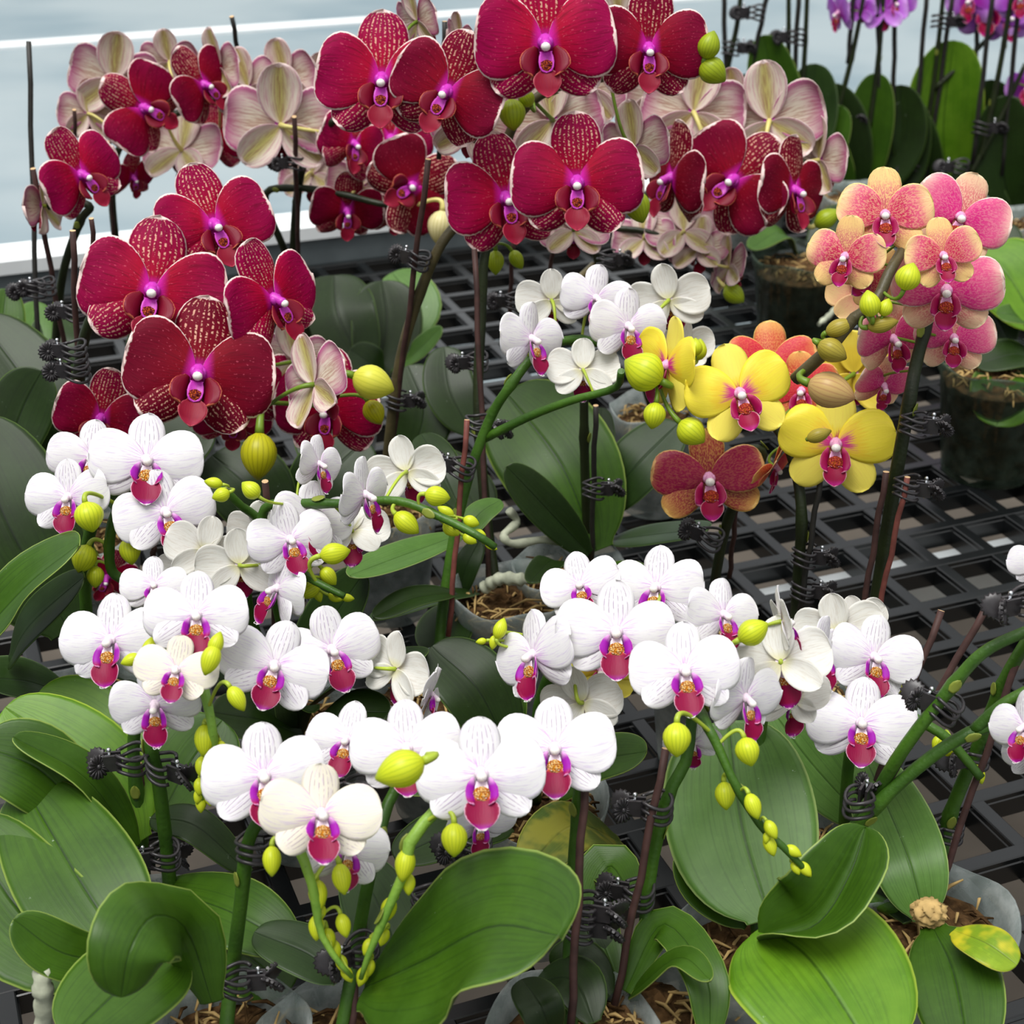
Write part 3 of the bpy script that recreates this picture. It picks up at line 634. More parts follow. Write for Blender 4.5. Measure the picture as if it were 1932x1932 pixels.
# ------------------------------------------------------------------ bench
bench = bpy.data.objects.new('greenhouse_bench', None); COL.objects.link(bench); N0 = Vector((.337, 1.101, 0)); bench.location = N0
tag(bench, 'black plastic lattice bench with a white rail under all the potted orchids', 'bench')
bm = bmesh.new(); S_ = .0525
def bar(c, lo, hi, along, dz):
    prof = [(-.0052, -.0006), (-.0044, 0), (.0044, 0), (.0052, -.0006), (.0053, -.0035), (.0062, -.004), (.0060, -.017), (-.0060, -.017), (-.0062, -.004), (-.0053, -.0035)]
    r = []
    for e in (lo, hi): r.append([bm.verts.new(BM @ (Vector((e, c + q, BZ + z + dz)) if along else Vector((c + q, e, BZ + z + dz)))) for q, z in prof])
    k = len(prof)
    for i in range(k): bm.faces.new((r[0][i], r[0][(i + 1) % k], r[1][(i + 1) % k], r[1][i]))
    bm.faces.new(r[0]); bm.faces.new(r[1][::-1])
A0, A1, B0, B1 = -10, 17, -24, 32
for i in range(A0, A1 + 1): bar(i * S_, B0 * S_, B1 * S_, True, 0)
for i in range(B0, B1 + 1): bar(i * S_, A0 * S_, A1 * S_, False, -.0004)
finish('lattice_top', bm, [GRID], bench)
bm = bmesh.new(); e = A1 * S_ + .012
box(bm, (B0 * S_ - .1, e, BZ - .04), (B1 * S_ + .1, e + .03, BZ + .030), BM)
finish('rail', bm, [RAILIN], bench)
bm = bmesh.new(); box(bm, (B0 * S_ - .1, e - .006, BZ + .0305), (B1 * S_ + .1, e + .062, BZ + .046), BM)
finish('rail_cap', bm, [RAILCAP], bench)
for q in (-9, 0, 9):
    bm = bmesh.new(); box(bm, (B0 * S_, q * S_ + .010, BZ - .055), (B1 * S_, q * S_ + .04, BZ - .0175), BM); finish('cross_beam', bm, [ALU], bench)
for x in (B0 * S_ + .1, B1 * S_ - .1):
    for y in (-8, 14):
        bm = bmesh.new(); box(bm, (x - .02, y * S_ + .005, -0), (x + .02, y * S_ + .045, BZ - .063), BM); finish('leg', bm, [ALU], bench)

# ================================================================== WHITE, front centre
w5 = Orchid('front left white orchid with a hanging lime bud chain and an ivory bloom', (420, 1965), 'white', Y=.53, seed=1)
w5.spike([(425, 1960, .516), (436, 1850), (455, 1700), (468, 1590), (500, 1540, .53), (545, 1530, .52)], .0040)
w5.spike([(535, 1528, .52), (553, 1575, .508), (580, 1640, .50), (597, 1705, .497), (603, 1755, .495), (633, 1808, .49), (664, 1843, .49)], .0026, 'lime', .03, .0010)
F5 = w5.flower
F5(498, 1464, 226, 2, 6, -3); F5(607, 1536, 218, 8, 8, 2, -.03, 'ivory'); F5(655, 1602, 170, 24, -6, 10, -.012)
for a in ((513, 1624, 56, 180), (645, 1658, 58, 170), (600, 1688, 50, 175), (597, 1750, 42, 180), (620, 1772, 38, 170), (648, 1746, 40, 165), (632, 1792, 34, 165), (645, 1818, 32, 160), (655, 1838, 30, 150), (606, 1722, 26, 190)): w5.budat(*a, dY=-.03)
w5.clip(470, 1600, 20); w5.clip(438, 1852, 5, -.012)
w5.leaf([(340, 1800, .51), (250, 1850, .49), (130, 1960, .46)], 220, 'mid', .1, .75)
w5.leaf([(400, 1890, .5), (355, 1760, .50), (290, 1730, .47), (245, 1790, .45), (228, 1880, .445)], 175, 'mid', .12, .4, w0=.6, arch=.2, twist=-20)
w5.leaf([(370, 1790, .575), (440, 1790, .57), (545, 1870, .555)], 190, 'mid', .1, .6, twist=-14)
w5.leaf([(245, 1830, .54), (285, 1770, .54), (318, 1688, .55)], 66, 'mid', .2, .4)
w5.leaf([(240, 1795, .52), (150, 1660, .55), (48, 1486, .6)], 240, 'mid', .14, .25, a=.42, b=.40, w0=.5)
w5.leaf([(245, 1812, .525), (60, 1740, .535), (-70, 1550, .58)], 250, 'mid', .22, .35)
w5.leaf([(240, 1818, .515), (120, 1800, .50), (25, 1735, .5)], 110, 'mid', .3, .3)
w5.root_([(90, 1800, .50), (80, 1850, .49), (84, 1900, .49), (78, 1990, .49)], .0042)

w5b = Orchid('front white orchid with a fat yellow bud and a large flat creased leaf', (650, 1975), 'white', Y=.53, seed=2)
w5b.spike([(640, 1970, .512), (672, 1790), (700, 1640), (740, 1500, .56), (810, 1440, .56), (880, 1450, .545)], .0036)
w5b.spike([(870, 1470, .54), (841, 1510, .52), (777, 1581, .505), (764, 1640, .5), (734, 1711, .495), (711, 1765, .492), (694, 1805, .49), (681, 1846, .49)], .0030, 'lime', .03, .0010)
w5b.stake((704, 1580, .56), (660, 1960, .512))
f = w5b.flower
f(908, 1460, 240, 2, 6, 0, -.015); f(768, 1412, 205, -6, 4, -4, .01); f(655, 1396, 165, -14, 6, 8, .045); f(905, 1552, 140, 30, -34, -6, .03)
w5b.budat(755, 1452, 96, 250, -.045, .72, hang=(806, 1424, .50)); w5b.budat(857, 1584, 62, 180, -.03, .8)
for a in ((764, 1632, 54, 190), (771, 1668, 36, 180), (733, 1716, 42, 195), (724, 1768, 30, 200), (694, 1786, 30, 205), (697, 1826, 30, 190), (684, 1842, 34, 200), (745, 1690, 24, 30)): w5b.budat(*a, dY=-.03)
w5b.clip(690, 1790, 215, -.01); w5b.clip(680, 1480, 200, .03)
w5b.leaf([(690, 1865, .5), (800, 1815, .485), (930, 1750, .47), (1056, 1768, .45)], 370, 'mid', .1, .62, a=.5, b=.36, wave=.03)
w5b.leaf([(745, 1860, .52), (735, 1760, .54), (670, 1620, .58)], 150, 'blue', .2, .3)
w5b.leaf([(560, 1790, .54), (430, 1720, .56), (295, 1678, .6)], 160, 'mid', .16, .6)
w5b.leaf([(640, 1850, .52), (580, 1800, .53), (480, 1760, .54)], 110, 'blue', .2, .6)
# ================================================================== WHITE, left middle
w4 = Orchid('white orchid at left middle with two thick clipped stems and a small ivory bloom', (325, 1765), 'white', Y=.60, seed=3)
w4.spike([(322, 1760, .588), (318, 1640), (300, 1480), (285, 1400), (300, 1290, .61), (350, 1230, .61), (390, 1240, .6)], .0042)
w4.spike([(370, 1250, .6), (385, 1300, .58), (400, 1370, .57), (402, 1420, .57), (390, 1470, .57), (380, 1512, .57)], .0026, 'lime', .03, .0010)
w4.spike([(335, 1252, .605), (300, 1240, .60), (268, 1236, .592), (248, 1244, .588)], .0014, 'lime', .02, .0008)
w4.spike([(275, 1720, .63), (268, 1580, .63), (252, 1400, .64), (290, 1250, .65), (400, 1200, .66), (560, 1240, .66), (720, 1260, .665)], .0040)
w4.stake((262, 1440, .64), (285, 1740, .62))
f = w4.flower
f(370, 1160, 190, 0, 8, 0, -.005); f(208, 1208, 200, -22, 2, -2, .02); f(332, 1264, 150, -4, 10, 8, -.03, 'ivory'); f(292, 1330, 170, -14, -18, -4, -.022)
f(518, 1256, 200, 4, 6, 18); f(626, 1226, 185, 12, 2, -14, .03); f(290, 1104, 120, 0, 10, 0, .05); f(748, 1262, 160, 140, 0, -20, .03)
f(815, 1312, 130, 80, -20, 30, .02)
for a in ((397, 1245, 52, 200, -.035, .62, None, (392, 1268, .572)), (408, 1214, 40, 20, -.03, .62, None, (394, 1264, .575)), (247, 1245, 34, 250, -.012), (283, 1222, 40, 20, -.008), (270, 1250, 28, 230, -.01), (447, 1318, 46, 150, -.04), (386, 1397, 54, 180, -.03), (380, 1446, 34, 185, -.03), (376, 1484, 30, 180, -.03), (374, 1502, 26, 190, -.03), (379, 1516, 30, 180, -.03), (418, 1414, 30, 170, -.03), (395, 1506, 26, 170, -.03)): w4.budat(*a)
w4.clip(300, 1445, 330, -.005); w4.clip(318, 1612, 195, -.005); w4.clip(256, 1432, 190); w4.clip(280, 1608, 350, .03)
w4.leaf([(262, 1590, .62), (170, 1450, .64), (10, 1335, .66)], 190, 'bright', .2, .35)
w4.leaf([(255, 1600, .60), (160, 1470, .60), (24, 1392, .6)], 100, 'mid', .5, .5, twist=25)
w4.leaf([(160, 1540, .6), (70, 1450, .6), (-40, 1410, .6)], 170, 'mid', .2, .3)
w4.leaf([(270, 1520, .66), (180, 1380, .69), (70, 1310, .7)], 170, 'bright', .14, .35)
w4.leaf([(310, 1530, .65), (360, 1440, .68), (420, 1360, .7)], 170, 'mid', .14, .35)
w4.leaf([(470, 1650, .60), (370, 1560, .61), (285, 1545, .62)], 76, 'dark', .25, .45)

# ================================================================== WHITE, upper left
w2 = Orchid('white orchid at upper left with four blooms and round buds on a zigzag spike', (170, 1330), 'white', Y=.74, seed=4)
w2.spike([(168, 1325, .79), (166, 1200, .77), (160, 1060, .76), (190, 950, .75), (235, 930), (213, 985, .735), (206, 1037, .735), (213, 1080, .735), (248, 1100, .735)], .0042, r1=.0026)
f = w2.flower
f(128, 938, 160, -22, 2, -4, -.01); f(172, 862, 155, -6, 4, 4, .02); f(277, 868, 205, 4, 12, 4, .005); f(312, 966, 185, 6, 6, -14, -.015)
for a in ((168, 975, 58, 165, -.03, .95), (158, 1054, 48, 200, -.01, .85), (245, 1040, 44, 170, -.02, .8), (180, 1088, 36, 180, -.01, .8)): w2.budat(*a)
w2.leaf([(130, 1190, .78), (20, 1000, .8), (-60, 790, .84)], 260, 'dark', .2, .35)
w2.leaf([(-60, 1230, .70), (50, 1110, .70), (150, 1030, .69)], 170, 'mid', .3, .55, twist=-16)
w2.leaf([(20, 1250, .74), (60, 1180, .73), (160, 1090, .72)], 120, 'dark', .2, .6)
w2.leaf([(150, 1330, .76), (60, 1290, .74), (-40, 1280, .72)], 130, 'blue', .2, .7)
w2.leaf([(200, 1330, .8), (280, 1230, .82), (330, 1180, .84)], 110, 'dark', .2, .6)

# ================================================================== WHITE, centre left
w3 = Orchid('white orchid left of centre whose bud-covered spike points right over dark leaves', (560, 1360), 'white', Y=.71, seed=5)
w3.spike([(555, 1355, .765), (535, 1200, .75), (500, 1040, .73), (500, 960, .73), (560, 950, .72), (650, 950, .71), (750, 945, .70), (830, 975, .69), (900, 1010, .68), (934, 1032, .68)], .0036, r1=.0018)
w3.spike([(540, 1340, .765), (470, 1150, .74), (480, 1060, .72), (560, 1080, .70), (600, 1100, .69), (650, 1125, .685)], .003, r1=.0016)
w3.spike([(530, 1100, .73), (495, 990, .74), (455, 955, .735), (425, 925, .73), (405, 915, .73)], .0028, r1=.0018)
w3.stake((500, 908, .74), (530, 1340, .77), .0018); w3.stake((289, 1028, .74), (292, 1090, .745))
f = w3.flower
f(603, 876, 125, 52, 0, 8, .02); f(690, 934, 160, 62, -4, -8, -.01); f(768, 890, 150, 165, 4, 12, .02); f(548, 1018, 160, 10, 6, -10, -.01)
f(592, 982, 165, 28, 2, 4, .005); f(492, 1000, 125, 170, 10, 0, .03); f(665, 1004, 140, 172, -26, 0, .02); f(385, 1040, 150, 196, 4, -12, .0)
f(452, 1066, 155, 180, 6, 6, -.01); f(522, 1110, 160, -58, 0, 22, -.02); f(350, 1085, 120, 190, 10, -10, .01)
for a in ((825, 936, 42, 100, -.015, .8), (767, 987, 50, 130, -.015, .7), (841, 965, 30, 300, 0, .6), (851, 998, 32, 130, -.01, .75), (889, 984, 28, 110, 0, .7), (886, 1017, 26, 120, -.01, .7), (905, 1006, 22, 110, 0, .6), (926, 1030, 24, 120, 0, .5), (403, 911, 30, 280), (417, 934, 30, 250, -.01, .8), (473, 924, 36, 310, -.01, .8), (632, 1044, 50, 80, -.02, .7), (620, 1087, 36, 140, -.01, .7), (583, 1114, 40, 240, -.01, .7), (633, 1127, 26, 110), (656, 1128, 22, 100), (600, 1122, 26, 160)): w3.budat(*a)
w3.leaf([(870, 1010, .86), (760, 1050, .82), (660, 1088, .78)], 84, 'sage', .2, .8)
w3.leaf([(860, 1120, .82), (780, 1130, .80), (705, 1166, .78)], 60, 'dark', .3, .7)
w3.leaf([(590, 1330, .77), (680, 1270, .74), (800, 1240, .70)], 120, 'dark', .2, .8)
w3.leaf([(560, 1280, .8), (620, 1180, .8), (690, 1080, .8)], 130, 'dark', .2, .6)
w3.leaf([(570, 1390, .74), (490, 1360, .72), (400, 1345, .71)], 120, 'dark', .2, .6)
w3.leaf([(580, 1390, .74), (650, 1350, .72), (735, 1345, .71)], 110, 'dark', .2, .6)
w3.leaf([(560, 1400, .75), (560, 1330, .73), (540, 1300, .72)], 90, 'dark', .2, .6)
w3.leaf([(500, 1330, .77), (440, 1240, .78), (400, 1180, .8)], 110, 'dark', .2, .6)

# ================================================================== WHITE, right of centre
w6 = Orchid('white orchid near bottom centre with a single wide bloom and two stacked clips below', (1080, 1960), 'white', Y=.55, seed=6)
w6.spike([(1078, 1955, .512), (1074, 1800), (1085, 1600), (1096, 1460), (1090, 1380, .565), (1060, 1390, .56)], .0038)
w6.stake((1104, 1462, .548), (1076, 1945, .505), .0018)
w6.flower(1047, 1412, 220, 0, 8, 0)
w6.clip(1092, 1712, 345, -.008); w6.clip(1085, 1745, 350, -.008)
w6.leaf([(1120, 1930, .51), (1080, 1850, .53), (1000, 1860, .55)], 110, 'dark', .2, .6)
w6.leaf([(1170, 1590, .66), (1080, 1560, .63), (992, 1640, .6)], 130, 'olive', .16, .6)
w6.leaf([(1040, 1960, .5), (1020, 1900, .50), (985, 1850, .52)], 90, 'dark', .3, .5)
w6c = Orchid('white orchid at centre right with a yellow bloom tucked behind its wide white one', (1010, 1520), 'white', Y=.64, seed=7)
w6c.spike([(1010, 1510, .69), (1010, 1400, .67), (1030, 1290, .66), (1090, 1200, .65), (1170, 1180, .65), (1240, 1140, .66)], .0034)
w6c.spike([(1020, 1260, .66), (960, 1215, .65), (930, 1212, .645), (910, 1212, .645)], .002, add=False, mat='brown')
f = w6c.flower
f(1163, 1192, 215, 0, 8, 0, -.02); f(1004, 1236, 195, -44, 0, -14, -.015); f(1094, 1104, 150, -8, 14, -14, .03); f(1238, 1108, 180, -16, 8, 0, .04)
f(1100, 1325, 165, 160, 12, 14, -.02); f(1135, 1262, 150, -6, -14, 0, .02, 'yellow')
w6c.budat(944, 1186, 36, 20); w6c.budat(931, 1212, 24, 190); w6c.budat(908, 1210, 18, 260)
w6c.leaf([(960, 1420, .69), (900, 1300, .7), (815, 1220, .72)], 150, 'dark', .2, .5)
w6c.leaf([(960, 1400, .7), (950, 1320, .71), (935, 1260, .73)], 90, 'mid', .2, .4)
w6c.leaf([(1000, 1480, .68), (880, 1440, .66), (740, 1480, .64)], 150, 'mid', .2, .7)
w6c.leaf([(1060, 1500, .68), (1130, 1440, .67), (1220, 1420, .66)], 120, 'mid', .2, .7)
w6c.leaf([(960, 1560, .64), (860, 1570, .62), (745, 1620, .60)], 120, 'dark', .2, .7)
w6c.clip(905, 1592, 190, -.06); w6c.clip(800, 1700, 350, -.1)

# ================================================================== WHITE, right
w7 = Orchid('white orchid on a slanting clipped stem with buds trailing over the giant sage leaf', (1190, 1905), 'white', Y=.575, seed=8)
w7.spike([(1190, 1900, .545), (1212, 1800, .555), (1228, 1640, .57), (1262, 1500), (1296, 1430, .58), (1310, 1330, .585), (1335, 1372, .565), (1351, 1401, .56), (1388, 1481, .55), (1438, 1561, .545), (1478, 1598, .54), (1528, 1651, .54)], .0034, r1=.0014)
w7.stake((1256, 1412, .575), (1160, 1895, .535), .0018)
f = w7.flower
f(1292, 1264, 205, 6, 6, -4); f(1308, 1402, 110, 0, -44, 0, .01)
w7.budat(1277, 1395, 64, 180, -.03, .82); w7.budat(1411, 1418, 48, 165, -.02, .85); w7.budat(1368, 1501, 46, 175, -.015, .72)
for a in ((1421, 1521, 44, 160), (1455, 1565, 34, 150), (1453, 1595, 36, 160), (1497, 1606, 30, 120), (1501, 1638, 24, 150), (1519, 1640, 30, 140), (1446, 1580, 20, 190)): w7.budat(*a, dY=-.035)
w7.clip(1212, 1688, 165, -.01); w7.clip(1246, 1524, 175, -.005)
w7.leaf([(1165, 1850, .55), (1120, 1720, .58), (1150, 1635, .60), (1195, 1700, .57)], 105, 'mid', .2, .3, w0=.6)
w7.leaf([(1180, 1870, .54), (1250, 1745, .555), (1330, 1840, .52), (1340, 1960, .5)], 90, 'mid', .2, .5, w0=.7)
w7.leaf([(1190, 1880, .54), (1280, 1810, .52), (1340, 1850, .5)], 60, 'mid', .3, .6)
w7.leaf([(1150, 1880, .54), (1090, 1820, .55), (1050, 1850, .55)], 110, 'dark', .2, .6)
w7.leaf([(1170, 1870, .55), (1110, 1760, .57), (1130, 1700, .59)], 100, 'dark', .2, .4)
p1 = Orchid('white orchid with the huge upright sage leaf in the moss-filled clear pot at bottom right', (1430, 1790), 'white', Y=.60, pot=.039, seed=9)
p1.spike([(1430, 1760, .575), (1420, 1600, .61), (1430, 1420, .63), (1440, 1290, .63), (1390, 1210, .62), (1470, 1200, .61), (1480, 1290, .60)], .0034)
f = p1.flower
f(1366, 1160, 160, 34, 4, 6, .01); f(1478, 1172, 150, 100, 8, 0, .01); f(1474, 1250, 190, 168, -6, 8, 0); f(1408, 1318, 175, 46, -12, -4, -.02); f(1500, 1320, 150, 150, -30, 0, .01)
p1.budat(1421, 1192, 54, 60, -.01, .8); p1.budat(1415, 1245, 30, 200, .02)
p1.leaf([(1452, 1735, .565), (1400, 1560, .60), (1375, 1360, .64)], 290, 'sage', .06, .1, a=.45, b=.36)
p1.leaf([(1436, 1774, .545), (1540, 1748, .54), (1602, 1655, .55), (1634, 1560, .565)], 185, 'mid', 1.25, .8, twist=0, a=.45, b=.42, w0=.12)
p1.leaf([(1440, 1750, .55), (1530, 1815, .525), (1650, 1995, .48)], 350, 'bright', .07, .75, a=.42, b=.4, w0=.2)
p1.leaf([(1410, 1745, .58), (1330, 1680, .59), (1285, 1600, .60)], 90, 'mid', .3, .4)
p2 = Orchid('white orchid at the right edge with thick crossing stems and a pale root stump', (1745, 1740), 'white', Y=.60, pot=.042, seed=10)
p2.spike([(1750, 1740, .60), (1768, 1650, .64), (1790, 1545, .65), (1840, 1420, .65), (1888, 1300, .645), (1925, 1230, .64), (1990, 1130, .63)], .0046)
p2.spike([(1690, 1720, .6), (1560, 1640, .61), (1628, 1550, .6), (1700, 1475), (1790, 1405), (1860, 1372), (1940, 1350, .6), (1990, 1330)], .0044)
p2.spike([(1700, 1720, .61), (1560, 1640, .62), (1630, 1540, .61), (1700, 1420), (1800, 1290), (1861, 1227), (1950, 1185)], .0042)
p2.spike([(1838, 1378), (1890, 1330), (1950, 1295)], .003)
p2.stake((1960, 1130, .65), (1764, 1700, .605), .0018); p2.stake((1870, 1128, .63), (1625, 1570, .6), .0018)
f = p2.flower
f(1932, 1372, 150, -35, 0, 0, -.02); f(1955, 1060, 110, -20, 0, 0, .02); f(1950, 1430, 110, -10, -30, 0, -.01)
p2.clip(1790, 1338, 170, .0, 20); p2.clip(1845, 1425, 200, .045); p2.clip(1796, 1566, 200, .045); p2.clip(1618, 1520, 60, -.01); p2.clip(1945, 1135, 200)
p2.leaf([(1745, 1735, .585), (1706, 1600, .61), (1630, 1425, .68)], 150, 'sage', .16, .15, a=.5, b=.4, w0=.5)
p2.leaf([(1640, 1560, .66), (1530, 1440, .68), (1455, 1338, .70)], 130, 'sage', .2, .2)
p2.leaf([(1760, 1750, .57), (1800, 1840, .54), (1828, 1995, .50)], 175, 'mid', .12, .6, a=.55, w0=.4, twist=8)
p2.leaf([(1800, 1758, .555), (1862, 1782, .54), (1918, 1822, .53)], 92, 'yellow', .1, .7)
p2.leaf([(1715, 1740, .59), (1670, 1660, .62), (1620, 1580, .64)], 80, 'dark', .2, .1)
bm = bmesh.new(); q = p2.P(1752, 1722, .575)
ball(bm, q, .0075, .0075, .0065, u=36, v=22, fn=lambda a, b: 1 + .5 * mnoise.noise(Vector((math.cos(a) * 3, math.sin(a) * 3, b * 4))) + .25 * mnoise.noise(Vector((math.cos(a) * 9, math.sin(a) * 9, b * 9))))
finish('root_stump', bm, [STRAND], p2.root)
w9 = Orchid('white orchid at right whose slim lime bud spike trails right beside thick green stems', (1590, 1620), 'white', Y=.66, seed=11)
w9.spike([(1590, 1600, .66), (1600, 1450, .66), (1620, 1300, .66), (1612, 1240, .69), (1640, 1260, .69), (1680, 1330, .655), (1718, 1351, .64), (1781, 1388, .63), (1821, 1431, .625), (1851, 1468, .62)], .0032, r1=.0022)
w9.stake((1776, 1152, .69), (1622, 1560, .65), .0019)
f = w9.flower
f(1582, 1192, 165, 172, 4, 8, .03); f(1552, 1232, 155, 62, -6, 4, -.01); f(1650, 1240, 180, 26, 4, 10, .0); f(1625, 1364, 200, 8, 10, 6, -.03); f(1620, 1170, 110, 180, 10, 20, .04)
for a in ((1706, 1384, 50, 160, -.02, .82), (1688, 1281, 60, 150, .02, .8, 'pale'), (1786, 1410, 36, 175, -.015, .8), (1768, 1402, 28, 200, -.01), (1848, 1462, 30, 165, 0), (1826, 1450, 26, 190, 0)): w9.budat(*a)

# ================================================================== WHITE, behind the middle
w1 = Orchid('small white orchid behind the middle on a long forked green stem', (825, 1300), 'white', Y=.84, seed=12)
w1.spike([(825, 1290, .8), (835, 1150, .82), (870, 950, .84), (920, 800, .85), (965, 725, .85), (1020, 660, .86), (1090, 640, .87), (1150, 650, .87), (1200, 625, .88)], .0040, r1=.0024)
w1.spike([(912, 828, .85), (1000, 785, .84), (1080, 755, .83), (1160, 732, .82), (1172, 700, .81)], .0028)
w1.stake((881, 792, .84), (846, 1200, .81), .0016, 'red')
f = w1.flower
f(1004, 640, 155, 46, 2, 4); f(1125, 563, 140, 24, 4, 10, .03); f(1186, 616, 155, 24, 0, 4, .01); f(1040, 566, 130, 190, 6, 0, .04); f(1262, 566, 150, 172, 8, 10, .05); f(1100, 698, 132, 180, -6, 0, .0); f(1285, 655, 120, 175, -10, 0, .05)
w1.clip(878, 884, 175, -.005, 12); w1.clip(896, 800, 330, .05)
w1.budat(1318, 660, 36, 10, .02, .8)
w1.leaf([(868, 960, .9), (830, 880, .92), (795, 820, .95)], 80, 'dark', .2, .4)
w1.leaf([(880, 1010, .84), (905, 970, .85), (945, 945, .86)], 62, 'sage', .1, .85)
w1b = Orchid('leafy orchid at the centre with one broad upright leaf and curling silvery roots', (1075, 1080), 'white', Y=.94, seed=13)
w1b.spike([(1112, 1060, .96), (1104, 900, .955), (1102, 760, .95), (1105, 700, .95)], .0042, 'dark')
w1b.stake((1124, 765, .945), (1116, 1060, .95), .0018, 'dark'); w1b.clip(1115, 922, 0, -.008)
w1b.leaf([(1125, 1040, .95), (1060, 880, .98), (955, 742, 1.03)], 230, 'mid', .12, .15, a=.5, b=.36)
w1b.leaf([(1110, 1045, .93), (1030, 960, .92), (955, 880, .92)], 84, 'dark', .3, .3)
w1b.leaf([(1140, 960, .98), (1200, 880, .98), (1280, 800, 1.0)], 120, 'blue', .15, .5)
w1b.leaf([(1120, 900, 1.0), (1130, 840, 1.02), (1135, 770, 1.05)], 60, 'dark', .2, .2)
w1b.leaf([(1150, 1022, .96), (1240, 1010, .94), (1335, 1000, .91)], 80, 'blue', .12, .75, b=.3)
w1b.leaf([(1060, 1070, .93), (1040, 1060, .9), (1000, 1100, .86)], 60, 'dark', .2, .7)
w1b.leaf([(1110, 1080, .92), (1180, 1080, .9), (1230, 1100, .88)], 70, 'mid', .2, .8)
w1b.root_([(960, 962, .92), (975, 985, .92), (950, 1010, .91), (970, 1026, .91), (1030, 1018, .92), (1085, 1030, .93)], .0028)
pm = Orchid('crimson orchid with two wide blooms on a straight dark stem at mid bench', (960, 1125), 'red', Y=.98, stem='dark', bud='green', pedi='green', seed=14)
pm.spike([(935, 1110, .905), (915, 950, .93), (902, 760, .95), (908, 600, .97), (915, 480, .98), (945, 410, .985), (1020, 400, .985), (1100, 385, .985)], .0044)
pm.stake((895, 470, .965), (922, 1090, .9), .0018); pm.stake((968, 450, 1.1), (960, 610, 1.12)); pm.stake((1049, 420, 1.1), (1036, 530, 1.12))
f = pm.flower
f(955, 374, 232, 12, 4, -8, tone=.1); f(1089, 344, 240, 0, 4, 0, -.03, tone=.3); f(1082, 436, 130, 180, -24, 0, .04)
pm.budat(1202, 390, 62, 160, -.01, .8)
pm.budat(935, 495, 40, 180, .02, .7); pm.budat(975, 490, 34, 150, .03, .7)
pm.clip(905, 682, 190); pm.clip(908, 808, 350, -.01); pm.clip(975, 568, 180, .1)
pm.leaf([(880, 1130, .92), (900, 1170, .9), (960, 1200, .88)], 110, 'dark', .2, .8)
pm.leaf([(870, 1140, .91), (840, 1190, .88), (830, 1240, .85)], 110, 'dark', .2, .8)
pm.leaf([(866, 1125, .92), (880, 1070, .92), (905, 1020, .93)], 50, 'blue', .2, .4)
pm.leaf([(890, 820, 1.1), (850, 740, 1.12), (838, 655, 1.15)], 100, 'dark', .2, .3)
pm.leaf([(900, 980, .97), (880, 930, 1.0), (800, 850, 1.04)], 110, 'dark', .2, .4)
pm.leaf([(900, 1120, .92), (820, 1130, .88), (700, 1170, .82)], 60, 'blue', .3, .8)
pm.root_([(912, 1110, .90), (945, 1092, .895), (1000, 1095, .89)], .0042)

# ================================================================== YELLOW, MAROON, ORANGE
m1 = Orchid('maroon orchid with one open bloom, just below the yellow blooms', (1335, 1215), 'maroon', Y=.85, stem='dark', seed=15)
m1.spike([(1335, 1210, .885), (1355, 1060, .87), (1385, 950, .86), (1440, 860, .86), (1400, 850, .86), (1350, 890, .86)], .0040)
m1.stake((1392, 930, .865), (1376, 1090, .88)); m1.flower(1338, 903, 212, 3, 2, -4); m1.clip(1346, 1018, 160, -.005, 15)
m1.leaf([(1330, 1190, .9), (1280, 1150, .9), (1220, 1110, .9)], 90, 'dark', .2, .7)
y1 = Orchid('yellow orchid with magenta throats and lime buds beside the orange orchid', (1495, 1290), 'yellow', Y=.82, stem='dark', bud='lime', pedi='green', seed=16)
y1.spike([(1495, 1280, .81), (1505, 1100), (1512, 960), (1490, 850, .84), (1440, 780, .85), (1350, 740, .85), (1270, 720, .84), (1230, 700, .83)], .0042)
y1.stake((1548, 900, .82), (1510, 1150, .81), .0017, 'dark')
f = y1.flower
f(1396, 742, 200, 6, 6, -14, -.02); f(1577, 838, 210, 2, 0, 3, .0); f(1256, 690, 190, -58, 0, 10, .0); f(1612, 705, 165, 168, 6, 0, .07)
f(1455, 686, 175, 8, 14, 2, .06, 'flame'); f(1512, 738, 150, -8, 4, -4, .04, 'flame'); f(1462, 880, 130, 80, -30, 0, .02, 'flame')
for a in ((1214, 700, 78, 300, -.01, .95), (1234, 784, 44, 190, -.02, .85), (1305, 815, 52, 130, -.02, .9), (1312, 655, 30, 0, .02, .8), (1545, 821, 42, 70, -.03, .55, 'olive', (1526, 828, .79))): y1.budat(*a)
y1.clip(1512, 1048, 350, -.005); y1.clip(1510, 1112, 350, -.005)
o1 = Orchid('orange and pink freckled orchid on a tall stem between red-brown stakes', (1605, 1350), 'orange', Y=.79, stem='dark', bud='olive', pedi='green', seed=17)
o1.spike([(1610, 1345, .775), (1650, 1150), (1685, 930), (1715, 760), (1730, 680, .80), (1760, 560, .81), (1770, 450, .82)], .0050)
o1.spike([(1500, 716, .76), (1540, 680, .755), (1572, 650, .75), (1612, 600, .75), (1650, 575, .75), (1675, 520, .76), (1695, 485, .77), (1720, 440, .79)], .0034, 'brown', r1=.0026)
o1.stake((1712, 900, .775), (1650, 1190, .77), .0016, 'red'); o1.stake((1672, 890, .785), (1622, 1190, .775), .0018)
f = o1.flower
f(1670, 405, 178, 2, 12, 0, -.01); f(1594, 484, 150, -12, 2, 8, -.02); f(1780, 482, 142, 10, 6, -6, -.03); f(1786, 548, 200, 2, 2, 3, -.01, 'pink')
